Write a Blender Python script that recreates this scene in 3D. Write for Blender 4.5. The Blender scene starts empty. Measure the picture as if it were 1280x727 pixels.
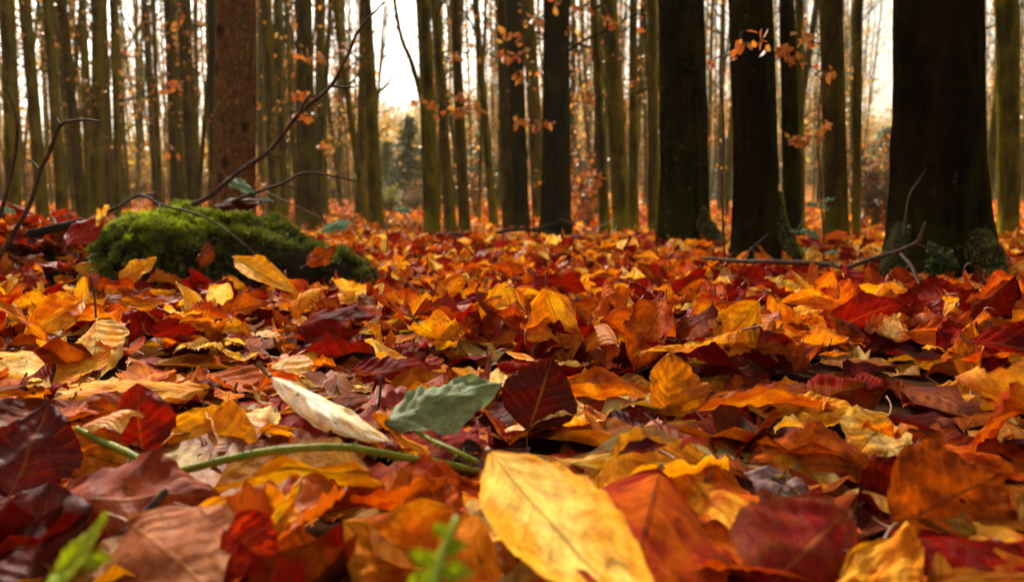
import bpy, math, random
import numpy as np
from mathutils import Vector, noise
from mathutils.bvhtree import BVHTree

random.seed(11)
rs = np.random.RandomState(7)
PI = math.pi
scene = bpy.context.scene
COL = scene.collection

# ------------------------------------------------------------------ camera
FPX, HZ, CAMZ = 1050.0, 245.0, 0.17
PITCH = math.atan((363.5 - HZ) / FPX)
CAM = Vector((0, 0, CAMZ))
FW = Vector((0, math.cos(PITCH), -math.sin(PITCH)))
UP = Vector((0, math.sin(PITCH), math.cos(PITCH)))


def ray(px, py):
    return FW + Vector((1, 0, 0)) * ((px - 640) / FPX) + UP * ((363.5 - py) / FPX)


def at(px, py, d):                      # point of the pixel's ray at world distance Y = d
    r = ray(px, py)
    return CAM + r * (d / r.y)


def project(p):
    q = Vector(p) - CAM
    t = q.dot(FW)
    return 640 + FPX * q.x / t, 363.5 - FPX * q.dot(UP) / t


def sm(a, b, x):
    t = np.clip((x - a) / (b - a), 0, 1)
    return t * t * (3 - 2 * t)


GY = np.array([-400, 0, 2.0, 2.7, 3.3, 4.6, 7.5, 9, 15, 20, 30, 45, 70, 100, 140, 400])
GZ = np.array([0, 0, 0, .004, .014, -.085, -.16, -.16, -.11, -.03, .2, .9, 3.4, 5.2, 5.6, 6])
GZL = np.array([0, 0, 0, .004, .014, -.085, -.16, -.16, -.11, -.03, .2, 1.1, 2.6, 3.2, 3.4, 3.4])


def gz(x, y):                           # height of the ground
    x = np.asarray(x, float)
    y = np.asarray(y, float)
    k = sm(-14, -2, x * 45 / np.maximum(y, 45))
    z = np.interp(y, GY, GZ) * k + np.interp(y, GY, GZL) * (1 - k)
    z = z - .042 * sm(.8, 1.8, y) * (1 - .6 * sm(4.6, 8, y))
    z = z + .012 * np.sin(2.1 * x + .7) * np.sin(1.7 * y + .3) * sm(.6, 1.6, y)
    z = z + .15 * np.exp(-(((x + 1.12) / .27) ** 2 + ((y - 1.85) / .33) ** 2))
    z = z + .05 * np.sin(.31 * x + 1) * np.sin(.23 * y) * sm(6, 12, y)
    return z


# ------------------------------------------------------------------ mesh helpers
def link(o):
    COL.objects.link(o)
    return o


def tag(o, label=None, cat=None, group=None, kind=None):
    for k, v in (('label', label), ('category', cat), ('group', group), ('kind', kind)):
        if v:
            o[k] = v
    return o


def empty(name, loc, label=None, cat=None, group=None):
    o = link(bpy.data.objects.new(name, None))
    o.location = loc
    o.empty_display_size = .05
    return tag(o, label, cat, group)


def np_mesh(name, V, F, mats, uv=None, attrs=None, fmat=None, smooth=True):
    """V (n,3); F (m,4) or list of arrays of faces (quads and tris)."""
    V = np.asarray(V, np.float32).reshape(-1, 3)
    Fs = F if isinstance(F, list) else [F]
    Fs = [np.asarray(f, np.int32) for f in Fs if len(f)]
    me = bpy.data.meshes.new(name)
    me.vertices.add(len(V))
    me.vertices.foreach_set('co', V.ravel())
    loops = np.concatenate([f.ravel() for f in Fs])
    tot = np.concatenate([np.full(len(f), f.shape[1], np.int32) for f in Fs])
    start = np.concatenate([[0], np.cumsum(tot)[:-1]]).astype(np.int32)
    me.loops.add(len(loops))
    me.loops.foreach_set('vertex_index', loops)
    me.polygons.add(len(tot))
    me.polygons.foreach_set('loop_start', start)
    me.polygons.foreach_set('loop_total', tot)
    if fmat is not None:
        me.polygons.foreach_set('material_index', np.asarray(fmat, np.int32))
    me.polygons.foreach_set('use_smooth', np.full(len(tot), smooth, bool))
    for m in mats:
        me.materials.append(m)
    if uv is not None:
        l = me.uv_layers.new(name='UVMap')
        l.data.foreach_set('uv', np.asarray(uv, np.float32)[loops].ravel())
    for k, a in (attrs or {}).items():
        a = np.asarray(a, np.float32)
        if a.ndim == 1:
            me.attributes.new(k, 'FLOAT', 'POINT').data.foreach_set('value', a)
        else:
            if a.shape[1] == 3:
                a = np.concatenate([a, np.ones((len(a), 1), np.float32)], 1)
            me.attributes.new(k, 'FLOAT_COLOR', 'POINT').data.foreach_set('color', a.ravel())
    me.update(calc_edges=True)
    me.validate()
    return me


def mesh_obj(name, me, parent=None, loc=(0, 0, 0)):
    o = link(bpy.data.objects.new(name, me))
    o.location = loc
    if parent is not None:
        o.parent = parent
    return o


def smooth_path(pts, n=6):
    pts = [np.array(p, float) for p in pts]
    if len(pts) < 3:
        return np.array([pts[0] + (pts[-1] - pts[0]) * t for t in np.linspace(0, 1, n + 1)])
    P = [2 * pts[0] - pts[1]] + pts + [2 * pts[-1] - pts[-2]]
    out = []
    for i in range(1, len(P) - 2):
        for k in range(n):
            t = k / n
            a, b, c, d = P[i - 1], P[i], P[i + 1], P[i + 2]
            out.append(.5 * (2 * b + (c - a) * t + (2 * a - 5 * b + 4 * c - d) * t * t + (3 * b - a - 3 * c + d) * t ** 3))
    out.append(pts[-1])
    return np.array(out)


class Geo:
    """Collects tubes and cards in one mesh; mat index per face."""

    def __init__(s):
        s.V, s.Q, s.T, s.mq, s.mt, s.C, s.n = [], [], [], [], [], [], 0

    def tube(s, path, rad, sides=6, m=0, jit=0., cap=True, shape=None, color=(1, 1, 1)):
        P = np.asarray(path, float)
        K = len(P)
        R = np.interp(np.linspace(0, 1, K), np.linspace(0, 1, len(rad)), rad) if np.ndim(rad) else np.full(K, rad)
        T = np.gradient(P, axis=0)
        T /= np.linalg.norm(T, axis=1)[:, None] + 1e-12
        ref = np.array([0, 1., 0]) if abs(T[:, 1]).mean() < .8 else np.array([1., 0, 0])
        A = np.cross(T, ref)
        A /= np.linalg.norm(A, axis=1)[:, None] + 1e-12
        B = np.cross(T, A)
        th = np.arange(sides) * 2 * PI / sides
        rr = R[:, None] * np.ones((1, sides))
        if jit:
            rr = rr * (1 + jit * rs.uniform(-1, 1, rr.shape))
        if shape is not None:
            rr = shape(P, R, th, rr)
        ring = P[:, None] + rr[..., None] * (np.cos(th)[None, :, None] * A[:, None] + np.sin(th)[None, :, None] * B[:, None])
        b = s.n
        s.V.append(ring.reshape(-1, 3))
        s.C.append(np.tile(color, (K * sides, 1)))
        k, j = np.meshgrid(np.arange(K - 1), np.arange(sides), indexing='ij')
        j2 = (j + 1) % sides
        q = np.stack([b + k * sides + j, b + (k + 1) * sides + j, b + (k + 1) * sides + j2, b + k * sides + j2], -1).reshape(-1, 4)
        s.Q.append(q)
        s.mq.append(np.full(len(q), m))
        s.n += K * sides
        if cap:
            for e, r0 in ((0, 0), (K - 1, (K - 1) * sides)):
                s.V.append(P[e][None])
                s.C.append(np.array([color]))
                jj = np.arange(sides)
                t = np.stack([b + r0 + jj, b + r0 + (jj + 1) % sides, np.full(sides, s.n)], -1)
                s.T.append(t if e == 0 else t[:, ::-1])
                s.mt.append(np.full(sides, m))
                s.n += 1
        return s

    def raw(s, V, Q=None, T=None, m=0, C=None):
        V = np.asarray(V, float).reshape(-1, 3)
        s.V.append(V)
        s.C.append(np.ones((len(V), 3)) if C is None else np.asarray(C, float).reshape(-1, 3))
        if Q is not None and len(Q):
            s.Q.append(np.asarray(Q) + s.n)
            s.mq.append(np.full(len(Q), m))
        if T is not None and len(T):
            s.T.append(np.asarray(T) + s.n)
            s.mt.append(np.full(len(T), m))
        s.n += len(V)
        return s

    def leaves(s, pos, size, m=1, colors=None, droop=.3):
        """small folded leaf cards (two triangles each side of the midrib) at pos (n,3)."""
        n = len(pos)
        if n == 0:
            return s
        d = rs.normal(0, 1, (n, 3))
        d[:, 2] -= droop
        d /= np.linalg.norm(d, axis=1)[:, None]
        w = np.cross(d, rs.normal(0, 1, (n, 3)))
        w /= np.linalg.norm(w, axis=1)[:, None]
        nn = np.cross(d, w)
        L = (np.ones(n) * size * rs.uniform(.7, 1.25, n))[:, None]
        p0 = pos
        pm = pos + d * L * .5 - nn * L * .05
        p1 = pos + d * L - nn * L * .12
        a1 = pos + d * L * .38 + w * L * .3 + nn * L * .07
        b1 = pos + d * L * .38 - w * L * .3 + nn * L * .07
        a2 = pos + d * L * .74 + w * L * .2 + nn * L * .03
        b2 = pos + d * L * .74 - w * L * .2 + nn * L * .03
        V = np.stack([p0, a1, a2, p1, b2, b1, pm], 1)
        q = np.array([[0, 1, 2, 6], [6, 2, 3, 4], [0, 6, 4, 5]])
        Q = (q[None] + (np.arange(n) * 7)[:, None, None]).reshape(-1, 4)
        C = None if colors is None else np.repeat(np.asarray(colors), 7, 0)
        return s.raw(V, Q, None, m, C)

    def mesh(s, name, mats, smooth=True):
        F, fm = [], []
        if s.Q:
            F.append(np.concatenate(s.Q))
            fm.append(np.concatenate(s.mq))
        if s.T:
            F.append(np.concatenate(s.T))
            fm.append(np.concatenate(s.mt))
        return np_mesh(name, np.concatenate(s.V), F, mats, attrs={'col': np.concatenate(s.C)}, fmat=np.concatenate(fm), smooth=smooth)


# ------------------------------------------------------------------ materials
class N:
    def __init__(s, name):
        s.m = bpy.data.materials.new(name)
        s.m.use_nodes = True
        s.t = s.m.node_tree
        s.t.nodes.clear()
        s.out = s.t.nodes.new('ShaderNodeOutputMaterial')

    def add(s, typ, props=None, **ins):
        n = s.t.nodes.new('ShaderNode' + typ)
        for k, v in (props or {}).items():
            setattr(n, k, v)
        for k, v in ins.items():
            key = int(k[1:]) if k[0] == 'i' and k[1:].isdigit() else k.replace('_', ' ')
            s.set(n.inputs[key], v)
        return n

    def set(s, sock, v):
        if hasattr(v, 'outputs'):
            v = v.outputs[0]
        if isinstance(v, bpy.types.NodeSocket):
            s.t.links.new(v, sock)
        else:
            if isinstance(v, (tuple, list)) and len(v) == 3 and sock.type == 'RGBA':
                v = (*v, 1)
            sock.default_value = v

    def math(s, op, a, b=0., c=0., clamp=False):
        n = s.add('Math', {'operation': op, 'use_clamp': clamp}, i0=a, i1=b)
        if op in ('MULTIPLY_ADD', 'SMOOTH_MIN', 'COMPARE', 'WRAP'):
            s.set(n.inputs[2], c)
        return n.outputs[0]

    def mix(s, f, a, b, mode='MIX'):
        n = s.t.nodes.new('ShaderNodeMix')
        n.data_type = 'RGBA'
        n.blend_type = mode
        n.clamp_factor = True
        s.set(n.inputs[0], f)
        s.set(n.inputs[6], a)
        s.set(n.inputs[7], b)
        return n.outputs[2]

    def ramp(s, v, a, b, lo=0., hi=1., smooth=True):
        return s.add('MapRange', {'interpolation_type': 'SMOOTHSTEP' if smooth else 'LINEAR', 'clamp': True} if smooth else {'clamp': True},
                     Value=v, From_Min=a, From_Max=b, To_Min=lo, To_Max=hi).outputs[0]

    def noise(s, vec, scale, detail=3, rough=.55, dist=0.):
        return s.add('TexNoise', None, Vector=vec, Scale=scale, Detail=detail, Roughness=rough, Distortion=dist)

    def done(s, shader):
        s.t.links.new(shader.outputs[0] if hasattr(shader, 'outputs') else shader, s.out.inputs[0])
        return s.m


def leaf_material(name, veins=8.0, green=False):
    g = N(name)
    uvn = g.add('UVMap', {'uv_map': 'UVMap'})
    sep = g.add('SeparateXYZ', None, i0=uvn)
    u, v = sep.outputs[0], g.math('MULTIPLY_ADD', sep.outputs[1], 2., -1.)
    av = g.math('ABSOLUTE', v)
    rnd = g.add('Attribute', {'attribute_name': 'rnd'}).outputs['Fac']
    c1 = g.add('Attribute', {'attribute_name': 'col'}).outputs['Color']
    c2 = g.add('Attribute', {'attribute_name': 'col2'}).outputs['Color']
    vec = g.add('CombineXYZ', None, X=u, Y=g.math('MULTIPLY', v, .35), Z=g.math('MULTIPLY', rnd, 91.))
    big = g.noise(vec, 3.2, 4, .6, .4).outputs[0]
    fine = g.noise(vec, 26., 5, .65).outputs[0]
    mott = g.noise(vec, 9., 4, .6, .6).outputs[0]
    # second colour creeps in as blotches, following the edges and the tip
    edge = g.math('MAXIMUM', g.math('MULTIPLY', av, av), g.ramp(u, .72, 1.02))
    f = g.math('ADD', big, g.math('MULTIPLY', edge, .12))
    col = g.mix(g.ramp(f, .46, .64), c1, c2)
    col = g.mix(1., col, g.add('Combine' + 'Color', None, Red=g.ramp(mott, .25, .75, .72, 1.25), Green=g.ramp(mott, .25, .75, .62, 1.3), Blue=g.ramp(mott, .25, .75, .6, 1.2)), 'MULTIPLY')
    col = g.mix(1., col, g.add('CombineColor', None, Red=g.ramp(fine, .3, .7, .86, 1.12), Green=g.ramp(fine, .3, .7, .82, 1.15), Blue=g.ramp(fine, .3, .7, .8, 1.15)), 'MULTIPLY')
    # lateral veins
    t = g.math('SUBTRACT', g.math('MULTIPLY', u, veins), g.math('MULTIPLY', av, 1.9))
    t = g.math('ADD', t, g.math('MULTIPLY', g.math('SUBTRACT', big, .5), .5))
    fr = g.math('ABSOLUTE', g.math('SUBTRACT', g.math('FRACT', t), .5))
    vein = g.ramp(fr, 0., .07, 1., 0.)
    vein = g.math('MULTIPLY', vein, g.ramp(av, .8, 1., 1., .1))
    mid = g.ramp(av, .015, .055, 1., 0.)
    # fine net between the veins
    net = g.add('TexVoronoi', {'feature': 'DISTANCE_TO_EDGE'}, Vector=vec, Scale=38.).outputs[0]
    netm = g.ramp(net, 0., .09, 1., 0.)
    pick = g.math('FRACT', g.math('MULTIPLY', rnd, 7.13))
    lightvein = g.mix(.14, col, (.75, .36, .08)) if not green else g.mix(.35, col, (.42, .5, .25))
    darkvein = g.mix(.55, col, (.07, .022, .008))
    veincol = g.mix(g.ramp(pick, .45, .5), darkvein, lightvein)
    base = g.mix(g.math('MULTIPLY', vein, .5), col, veincol)
    base = g.mix(g.math('MULTIPLY', mid, .85), base, veincol)
    base = g.mix(g.math('MULTIPLY', netm, .14), base, darkvein)
    # brown freckles and rotten patches
    vor = g.add('TexVoronoi', {'feature': 'F1'}, Vector=vec, Scale=11.)
    keep = g.ramp(g.add('SeparateColor', None, i0=vor.outputs['Color']).outputs[0], .62, .66)
    spot = g.math('MULTIPLY', g.ramp(vor.outputs['Distance'], .1, .24, 1., 0.), keep)
    base = g.mix(g.math('MULTIPLY', spot, g.ramp(pick, 0., 1., .15, .85) if not green else .2), base, (.045, .014, .006))
    rot = g.noise(vec, 5.3, 5, .7, .8).outputs[0]
    base = g.mix(g.math('MULTIPLY', g.ramp(g.math('ADD', rot, g.math('MULTIPLY', edge, .1)), .63, .72), .7 if not green else .1), base, (.06, .02, .01))
    back = g.add('NewGeometry').outputs['Backfacing']
    base = g.mix(g.math('MULTIPLY', back, .8 if not green else .2), base, g.add('HueSaturation', None, Saturation=.96, Value=1.2, Color=base) if not green else (.3, .38, .25))
    h = g.math('ADD', g.math('MULTIPLY', g.math('SUBTRACT', fr, 0), -1.25 if not green else .8), g.math('MULTIPLY', fine, .5))
    h = g.math('ADD', h, g.math('MULTIPLY', mid, .4))
    h = g.math('ADD', h, g.math('MULTIPLY', netm, -.08))
    bump = g.add('Bump', None, Strength=.7, Distance=.0018, Height=h)
    p = g.add('BsdfPrincipled', None, Base_Color=base, Roughness=g.ramp(fine, .3, .7, .33, .6), Normal=bump)
    g.set(p.inputs['Specular IOR Level'], g.ramp(pick, .6, .9, .015, .1))
    hsv = g.add('HueSaturation', None, Saturation=1.12, Value=1.1, Color=base)
    tr = g.add('BsdfTranslucent', None, Color=hsv, Normal=bump)
    sh = g.add('MixShader', None, i0=.36, i1=p, i2=tr)
    if not green:                       # insect holes in some leaves
        hv = g.add('TexVoronoi', {'feature': 'F1'}, Vector=g.add('VectorMath', {'operation': 'ADD'}, i0=vec, i1=g.add('VectorMath', {'operation': 'SCALE'}, i0=g.noise(vec, 14, 2).outputs[1], Scale=.06)), Scale=6.5)
        hk = g.ramp(g.add('SeparateColor', None, i0=hv.outputs['Color']).outputs[1], .7, .701)
        ho = g.math('MULTIPLY', g.math('LESS_THAN', hv.outputs['Distance'], g.ramp(pick, .0, .3, .2, 0.)), hk)
        sh = g.add('MixShader', None, i0=ho, i1=sh, i2=g.add('BsdfTransparent'))
    return g.done(sh)


def card_leaf_material(name):
    g = N(name)
    c = g.add('Attribute', {'attribute_name': 'col'}).outputs['Color']
    p = g.add('BsdfPrincipled', None, Base_Color=c, Roughness=.5)
    tr = g.add('BsdfTranslucent', None, Color=c)
    return g.done(g.add('MixShader', None, i0=.45, i1=p, i2=tr))


def bark_material(name, dark, light, moss, moss_rim_amt=.4, scale=1., scaly=False):
    g = N(name)
    tc = g.add('TexCoord').outputs['Object']
    inf = g.add('ObjectInfo').outputs['Random']
    off = g.add('VectorMath', {'operation': 'ADD'}, i0=tc, i1=g.add('CombineXYZ', None, X=g.math('MULTIPLY', inf, 31.), Y=g.math('MULTIPLY', inf, 17.), Z=g.math('MULTIPLY', inf, 53.)))
    st = g.add('Mapping', None, Vector=off, Scale=(14 * scale, 14 * scale, 3.2 * scale))
    cr = g.add('Mapping', None, Vector=off, Scale=(9 * scale, 9 * scale, 34 * scale))
    a = g.noise(st, 1.0, 6, .65, .6).outputs[0]
    b = g.noise(cr, 1.0, 4, .6).outputs[0]
    c = g.noise(off, 3.5 * scale, 5, .65).outputs[0]
    fine = g.noise(off, 95. * scale, 4, .7).outputs[0]
    col = g.mix(g.ramp(a, .33, .68), dark, light)
    if scaly:
        v = g.add('TexVoronoi', {'feature': 'DISTANCE_TO_EDGE'}, Vector=g.add('VectorMath', {'operation': 'ADD'}, i0=g.add('Mapping', None, Vector=off, Scale=(52, 52, 24)), i1=g.add('VectorMath', {'operation': 'SCALE'}, i0=g.noise(off, 30, 3).outputs[1], Scale=1.6)), Scale=1.)
        crack = g.ramp(v.outputs[0], -.05, .32)
        v2 = g.add('TexVoronoi', {'feature': 'F1'}, Vector=g.add('Mapping', None, Vector=off, Scale=(52, 52, 24)), Scale=1.)
        cell = g.add('SeparateColor', None, i0=v2.outputs['Color']).outputs[0]
        col = g.mix(g.math('ADD', g.math('MULTIPLY', g.ramp(cell, .1, .9), .32), g.math('MULTIPLY', g.ramp(a, .3, .7), .68)), dark, light)
        col = g.mix(g.ramp(c, .5, .7, 0, .55), col, moss)
        col = g.mix(g.math('MULTIPLY', g.math('SUBTRACT', 1., crack), .55), col, (.035, .015, .008))
        kn = g.add('TexVoronoi', {'feature': 'F1'}, Vector=g.add('Mapping', None, Vector=off, Scale=(9, 9, 7)), Scale=1.).outputs['Distance']
        col = g.mix(g.ramp(kn, .12, .3, .8, 0), col, (.012, .007, .005))
        h = g.math('ADD', g.math('MULTIPLY', crack, .8), g.math('MULTIPLY', fine, .3))
        bump = g.add('Bump', None, Strength=1., Distance=.02, Height=h)
    else:
        col = g.mix(g.ramp(fine, .35, .7, 0., .45), col, g.mix(.6, col, (.005, .004, .003)))
        col = g.mix(g.ramp(b, .62, .74, 0, .5), col, (.012, .009, .006))
        # algae and moss on side and foot, plus rim light painted along both edges
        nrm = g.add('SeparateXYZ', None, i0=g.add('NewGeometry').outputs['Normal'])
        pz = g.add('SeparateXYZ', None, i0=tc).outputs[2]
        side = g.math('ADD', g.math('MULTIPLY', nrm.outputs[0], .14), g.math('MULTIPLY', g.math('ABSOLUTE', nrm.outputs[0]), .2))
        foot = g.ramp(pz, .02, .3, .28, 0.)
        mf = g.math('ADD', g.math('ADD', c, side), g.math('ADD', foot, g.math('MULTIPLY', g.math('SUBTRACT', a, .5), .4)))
        col = g.mix(g.math('MULTIPLY', g.ramp(mf, .5, .86), moss_rim_amt), col, moss)
        lich = g.add('TexVoronoi', {'feature': 'F1'}, Vector=off, Scale=24 * scale).outputs['Distance']
        col = g.mix(g.math('MULTIPLY', g.ramp(lich, .12, .2, 1., 0.), g.ramp(c, .52, .6, 0, .35)), col, (.12, .12, .08))
        h = g.math('ADD', g.math('MULTIPLY', a, .7), g.math('ADD', g.math('MULTIPLY', b, .5), g.math('MULTIPLY', fine, .3)))
        bump = g.add('Bump', None, Strength=1., Distance=.016, Height=h)
    p = g.add('BsdfPrincipled', None, Base_Color=col, Roughness=.85, Normal=bump)
    g.set(p.inputs['Specular IOR Level'], 0.)
    return g.done(p)


def simple_material(name, a, b, scale=40., rough=.7, bump=.4, dist=.002, spec=.3):
    g = N(name)
    tc = g.add('TexCoord').outputs['Object']
    n1 = g.noise(tc, scale, 5, .65).outputs[0]
    n2 = g.noise(tc, scale * .21, 3, .6).outputs[0]
    col = g.mix(g.ramp(g.math('ADD', g.math('MULTIPLY', n1, .5), g.math('MULTIPLY', n2, .5)), .35, .65), a, b)
    bp = g.add('Bump', None, Strength=bump, Distance=dist, Height=n1)
    p = g.add('BsdfPrincipled', None, Base_Color=col, Roughness=rough, Normal=bp)
    g.set(p.inputs['Specular IOR Level'], spec)
    return g.done(p)


def ground_material():
    g = N('forest_floor')
    pos = g.add('NewGeometry').outputs['Position']
    v = g.add('TexVoronoi', {'feature': 'F1'}, Vector=pos, Scale=11.)
    cell = g.add('SeparateColor', None, i0=v.outputs['Color'])
    big = g.noise(pos, .35, 4, .6).outputs[0]
    col = g.mix(cell.outputs[0], (.2, .055, .014), (.4, .16, .035))
    col = g.mix(g.ramp(cell.outputs[1], .6, .9), col, (.1, .02, .008))
    col = g.mix(g.ramp(big, .35, .7, 0, .55), col, (.16, .075, .03))
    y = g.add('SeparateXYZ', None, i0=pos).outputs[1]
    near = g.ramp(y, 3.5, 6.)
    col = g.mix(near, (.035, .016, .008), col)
    bp = g.add('Bump', None, Strength=.6, Distance=.02, Height=v.outputs['Distance'])
    p = g.add('BsdfPrincipled', None, Base_Color=col, Roughness=.95, Normal=bp)
    g.set(p.inputs['Specular IOR Level'], 0.)
    return g.done(p)


def field_material():
    g = N('meadow')
    pos = g.add('NewGeometry').outputs['Position']
    n1 = g.noise(pos, .12, 4, .6).outputs[0]
    n2 = g.noise(pos, 3., 5, .7).outputs[0]
    col = g.mix(g.ramp(n1, .35, .65), (.11, .14, .012), (.22, .22, .025))
    col = g.mix(g.ramp(n2, .4, .7, 0, .4), col, (.12, .15, .03))
    return g.done(g.add('BsdfPrincipled', None, Base_Color=col, Roughness=.9))


def moss_material():
    g = N('moss')
    c = g.add('Attribute', {'attribute_name': 'col'}).outputs['Color']
    p = g.add('BsdfPrincipled', None, Base_Color=c, Roughness=.6)
    tr = g.add('BsdfTranslucent', None, Color=c)
    return g.done(g.add('MixShader', None, i0=.3, i1=p, i2=tr))


M_LEAF = leaf_material('autumn_leaf')
M_BRAMBLE = leaf_material('bramble_leaf_skin', 7., True)
M_CARD = card_leaf_material('hanging_leaf')
M_STALK = simple_material('leaf_stalk_skin', (.1, .03, .012), (.3, .12, .04), 120, .55)
M_DARK = bark_material('black_backlit_bark', (.001, .0006, .0004), (.0125, .0058, .0022), (.034, .032, .003), .4)  # backlit trunks: their shade is put into this near-black bark colour
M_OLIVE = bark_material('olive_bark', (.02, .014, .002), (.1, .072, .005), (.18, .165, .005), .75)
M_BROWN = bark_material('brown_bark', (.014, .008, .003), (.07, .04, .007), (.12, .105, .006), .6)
M_SCALY = bark_material('scaly_bark', (.13, .05, .02), (.36, .15, .055), (.2, .17, .05), .2, 1., True)
M_TWIG = simple_material('twig_bark', (.022, .012, .009), (.085, .045, .028), 160, .7, .5, .0012, .06)
M_PALETWIG = simple_material('pale_twig_bark', (.12, .07, .035), (.25, .16, .08), 160, .65, .4, .001)
M_LOG = simple_material('dark_log_bark', (.01, .007, .006), (.035, .022, .018), 60, .85, .7, .003, .05)
M_STEM = simple_material('green_stem_skin', (.07, .095, .005), (.17, .18, .01), 90, .55, .3, .0006, .1)
M_SOIL = simple_material('rotten_wood', (.006, .0045, .003), (.03, .018, .009), 50, .95, .8, .006, .02)
M_MOSS = moss_material()
M_SPROUT = simple_material('sprout_skin', (.24, .36, .012), (.34, .44, .02), 90, .45, .2, .0005, .4)
M_NEEDLE = card_leaf_material('spruce_needle')

# ------------------------------------------------------------------ leaf shapes
CLASS = {
    'golden': ((.84, .365, .022), (.66, .18, .007)),
    'amber': ((.68, .215, .009), (.44, .07, .004)),
    'orange': ((.52, .095, .004), (.32, .028, .002)),
    'rust-brown': ((.23, .036, .003), (.11, .011, .002)),
    'crimson': ((.23, .0042, .0012), (.13, .0028, .001)),
    'dark maroon': ((.075, .0024, .001), (.032, .0016, .001)),
    'cream': ((.9, .61, .19), (.82, .42, .05)),
    'pinkish-brown': ((.32, .1, .04), (.2, .045, .015)),
}
CN = list(CLASS)
CP = np.array([.17, .19, .235, .06, .285, .03, .03, .005])
CP /= CP.sum()


def leaf_params(n):
    cls = rs.choice(len(CN), n, p=CP)
    c1 = np.array([CLASS[CN[k]][0] for k in cls])
    c2 = np.array([CLASS[CN[k]][1] for k in cls])
    alt = rs.rand(n)                    # some leaves run into another colour altogether
    o = rs.choice(len(CN), n, p=CP)
    o = np.where(np.isin(cls, [3, 4, 5, 7]), rs.choice([2, 3, 4], n), np.where(np.isin(o, [4, 5, 7]), 2, o))
    o = np.where((cls < 2) & (rs.rand(n) < .45), 6, o)  # cream on golden and amber leaves: pale highlights put into the colour
    c2 = np.where((alt < .34)[:, None], np.array([CLASS[CN[k]][0] for k in o]), c2)
    br = rs.uniform(.8, 1.15, (n, 1))
    r = rs.rand(n)
    tilt = np.where(r < .42, np.abs(rs.normal(0, .3, n)), np.where(r < .78, rs.uniform(.35, .8, n), rs.uniform(.8, 1.45, n)))
    L = rs.uniform(.07, .12, n)
    return dict(cls=cls, c1=c1 * br, c2=c2 * br, rnd=rs.rand(n), L=L, W=L * rs.uniform(.52, .72, n),
                fold=rs.normal(.14, .4, n), curl=np.where(rs.rand(n) < .24, rs.choice([-1, 1], n) * rs.uniform(1.1, 2.5, n), rs.normal(.1, .7, n)),
                bend=rs.normal(0, .78, n), tipc=rs.normal(0, 1.4, n), twist=rs.normal(0, .55, n), shp=rs.uniform(.9, 1.5, n), rag=np.where(rs.rand(n) < .18, rs.uniform(.03, .075, n), 0.),
                corr=rs.uniform(.0008, .0034, n), ruf=rs.uniform(.001, .0075, n), ph=rs.uniform(0, 6.28, (n, 6)), nv=rs.uniform(6.5, 9.5, n),
                crum=rs.uniform(.0006, .003, n), yaw=rs.uniform(0, 2 * PI, n), tax=rs.uniform(0, 2 * PI, n), tilt=tilt,
                pos=np.zeros((n, 3)), R=None, sl=rs.uniform(.008, .02, n))


def sub(P, idx):
    return {k: (v[idx] if v is not None else None) for k, v in P.items()}


def rot_mats(P):
    n = len(P['L'])
    c, s = np.cos(P['yaw']), np.sin(P['yaw'])
    Z = np.zeros((n, 3, 3))
    Z[:, 0, 0], Z[:, 0, 1], Z[:, 1, 0], Z[:, 1, 1], Z[:, 2, 2] = c, -s, s, c, 1
    ax, ay = np.cos(P['tax']), np.sin(P['tax'])
    ct, st = np.cos(P['tilt']), np.sin(P['tilt'])
    A = np.zeros((n, 3, 3))
    A[:, 0, 0] = ct + ax * ax * (1 - ct)
    A[:, 0, 1] = ax * ay * (1 - ct)
    A[:, 0, 2] = ay * st
    A[:, 1, 0] = ax * ay * (1 - ct)
    A[:, 1, 1] = ct + ay * ay * (1 - ct)
    A[:, 1, 2] = -ax * st
    A[:, 2, 0] = -ay * st
    A[:, 2, 1] = ax * st
    A[:, 2, 2] = ct
    return A @ Z


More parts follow.
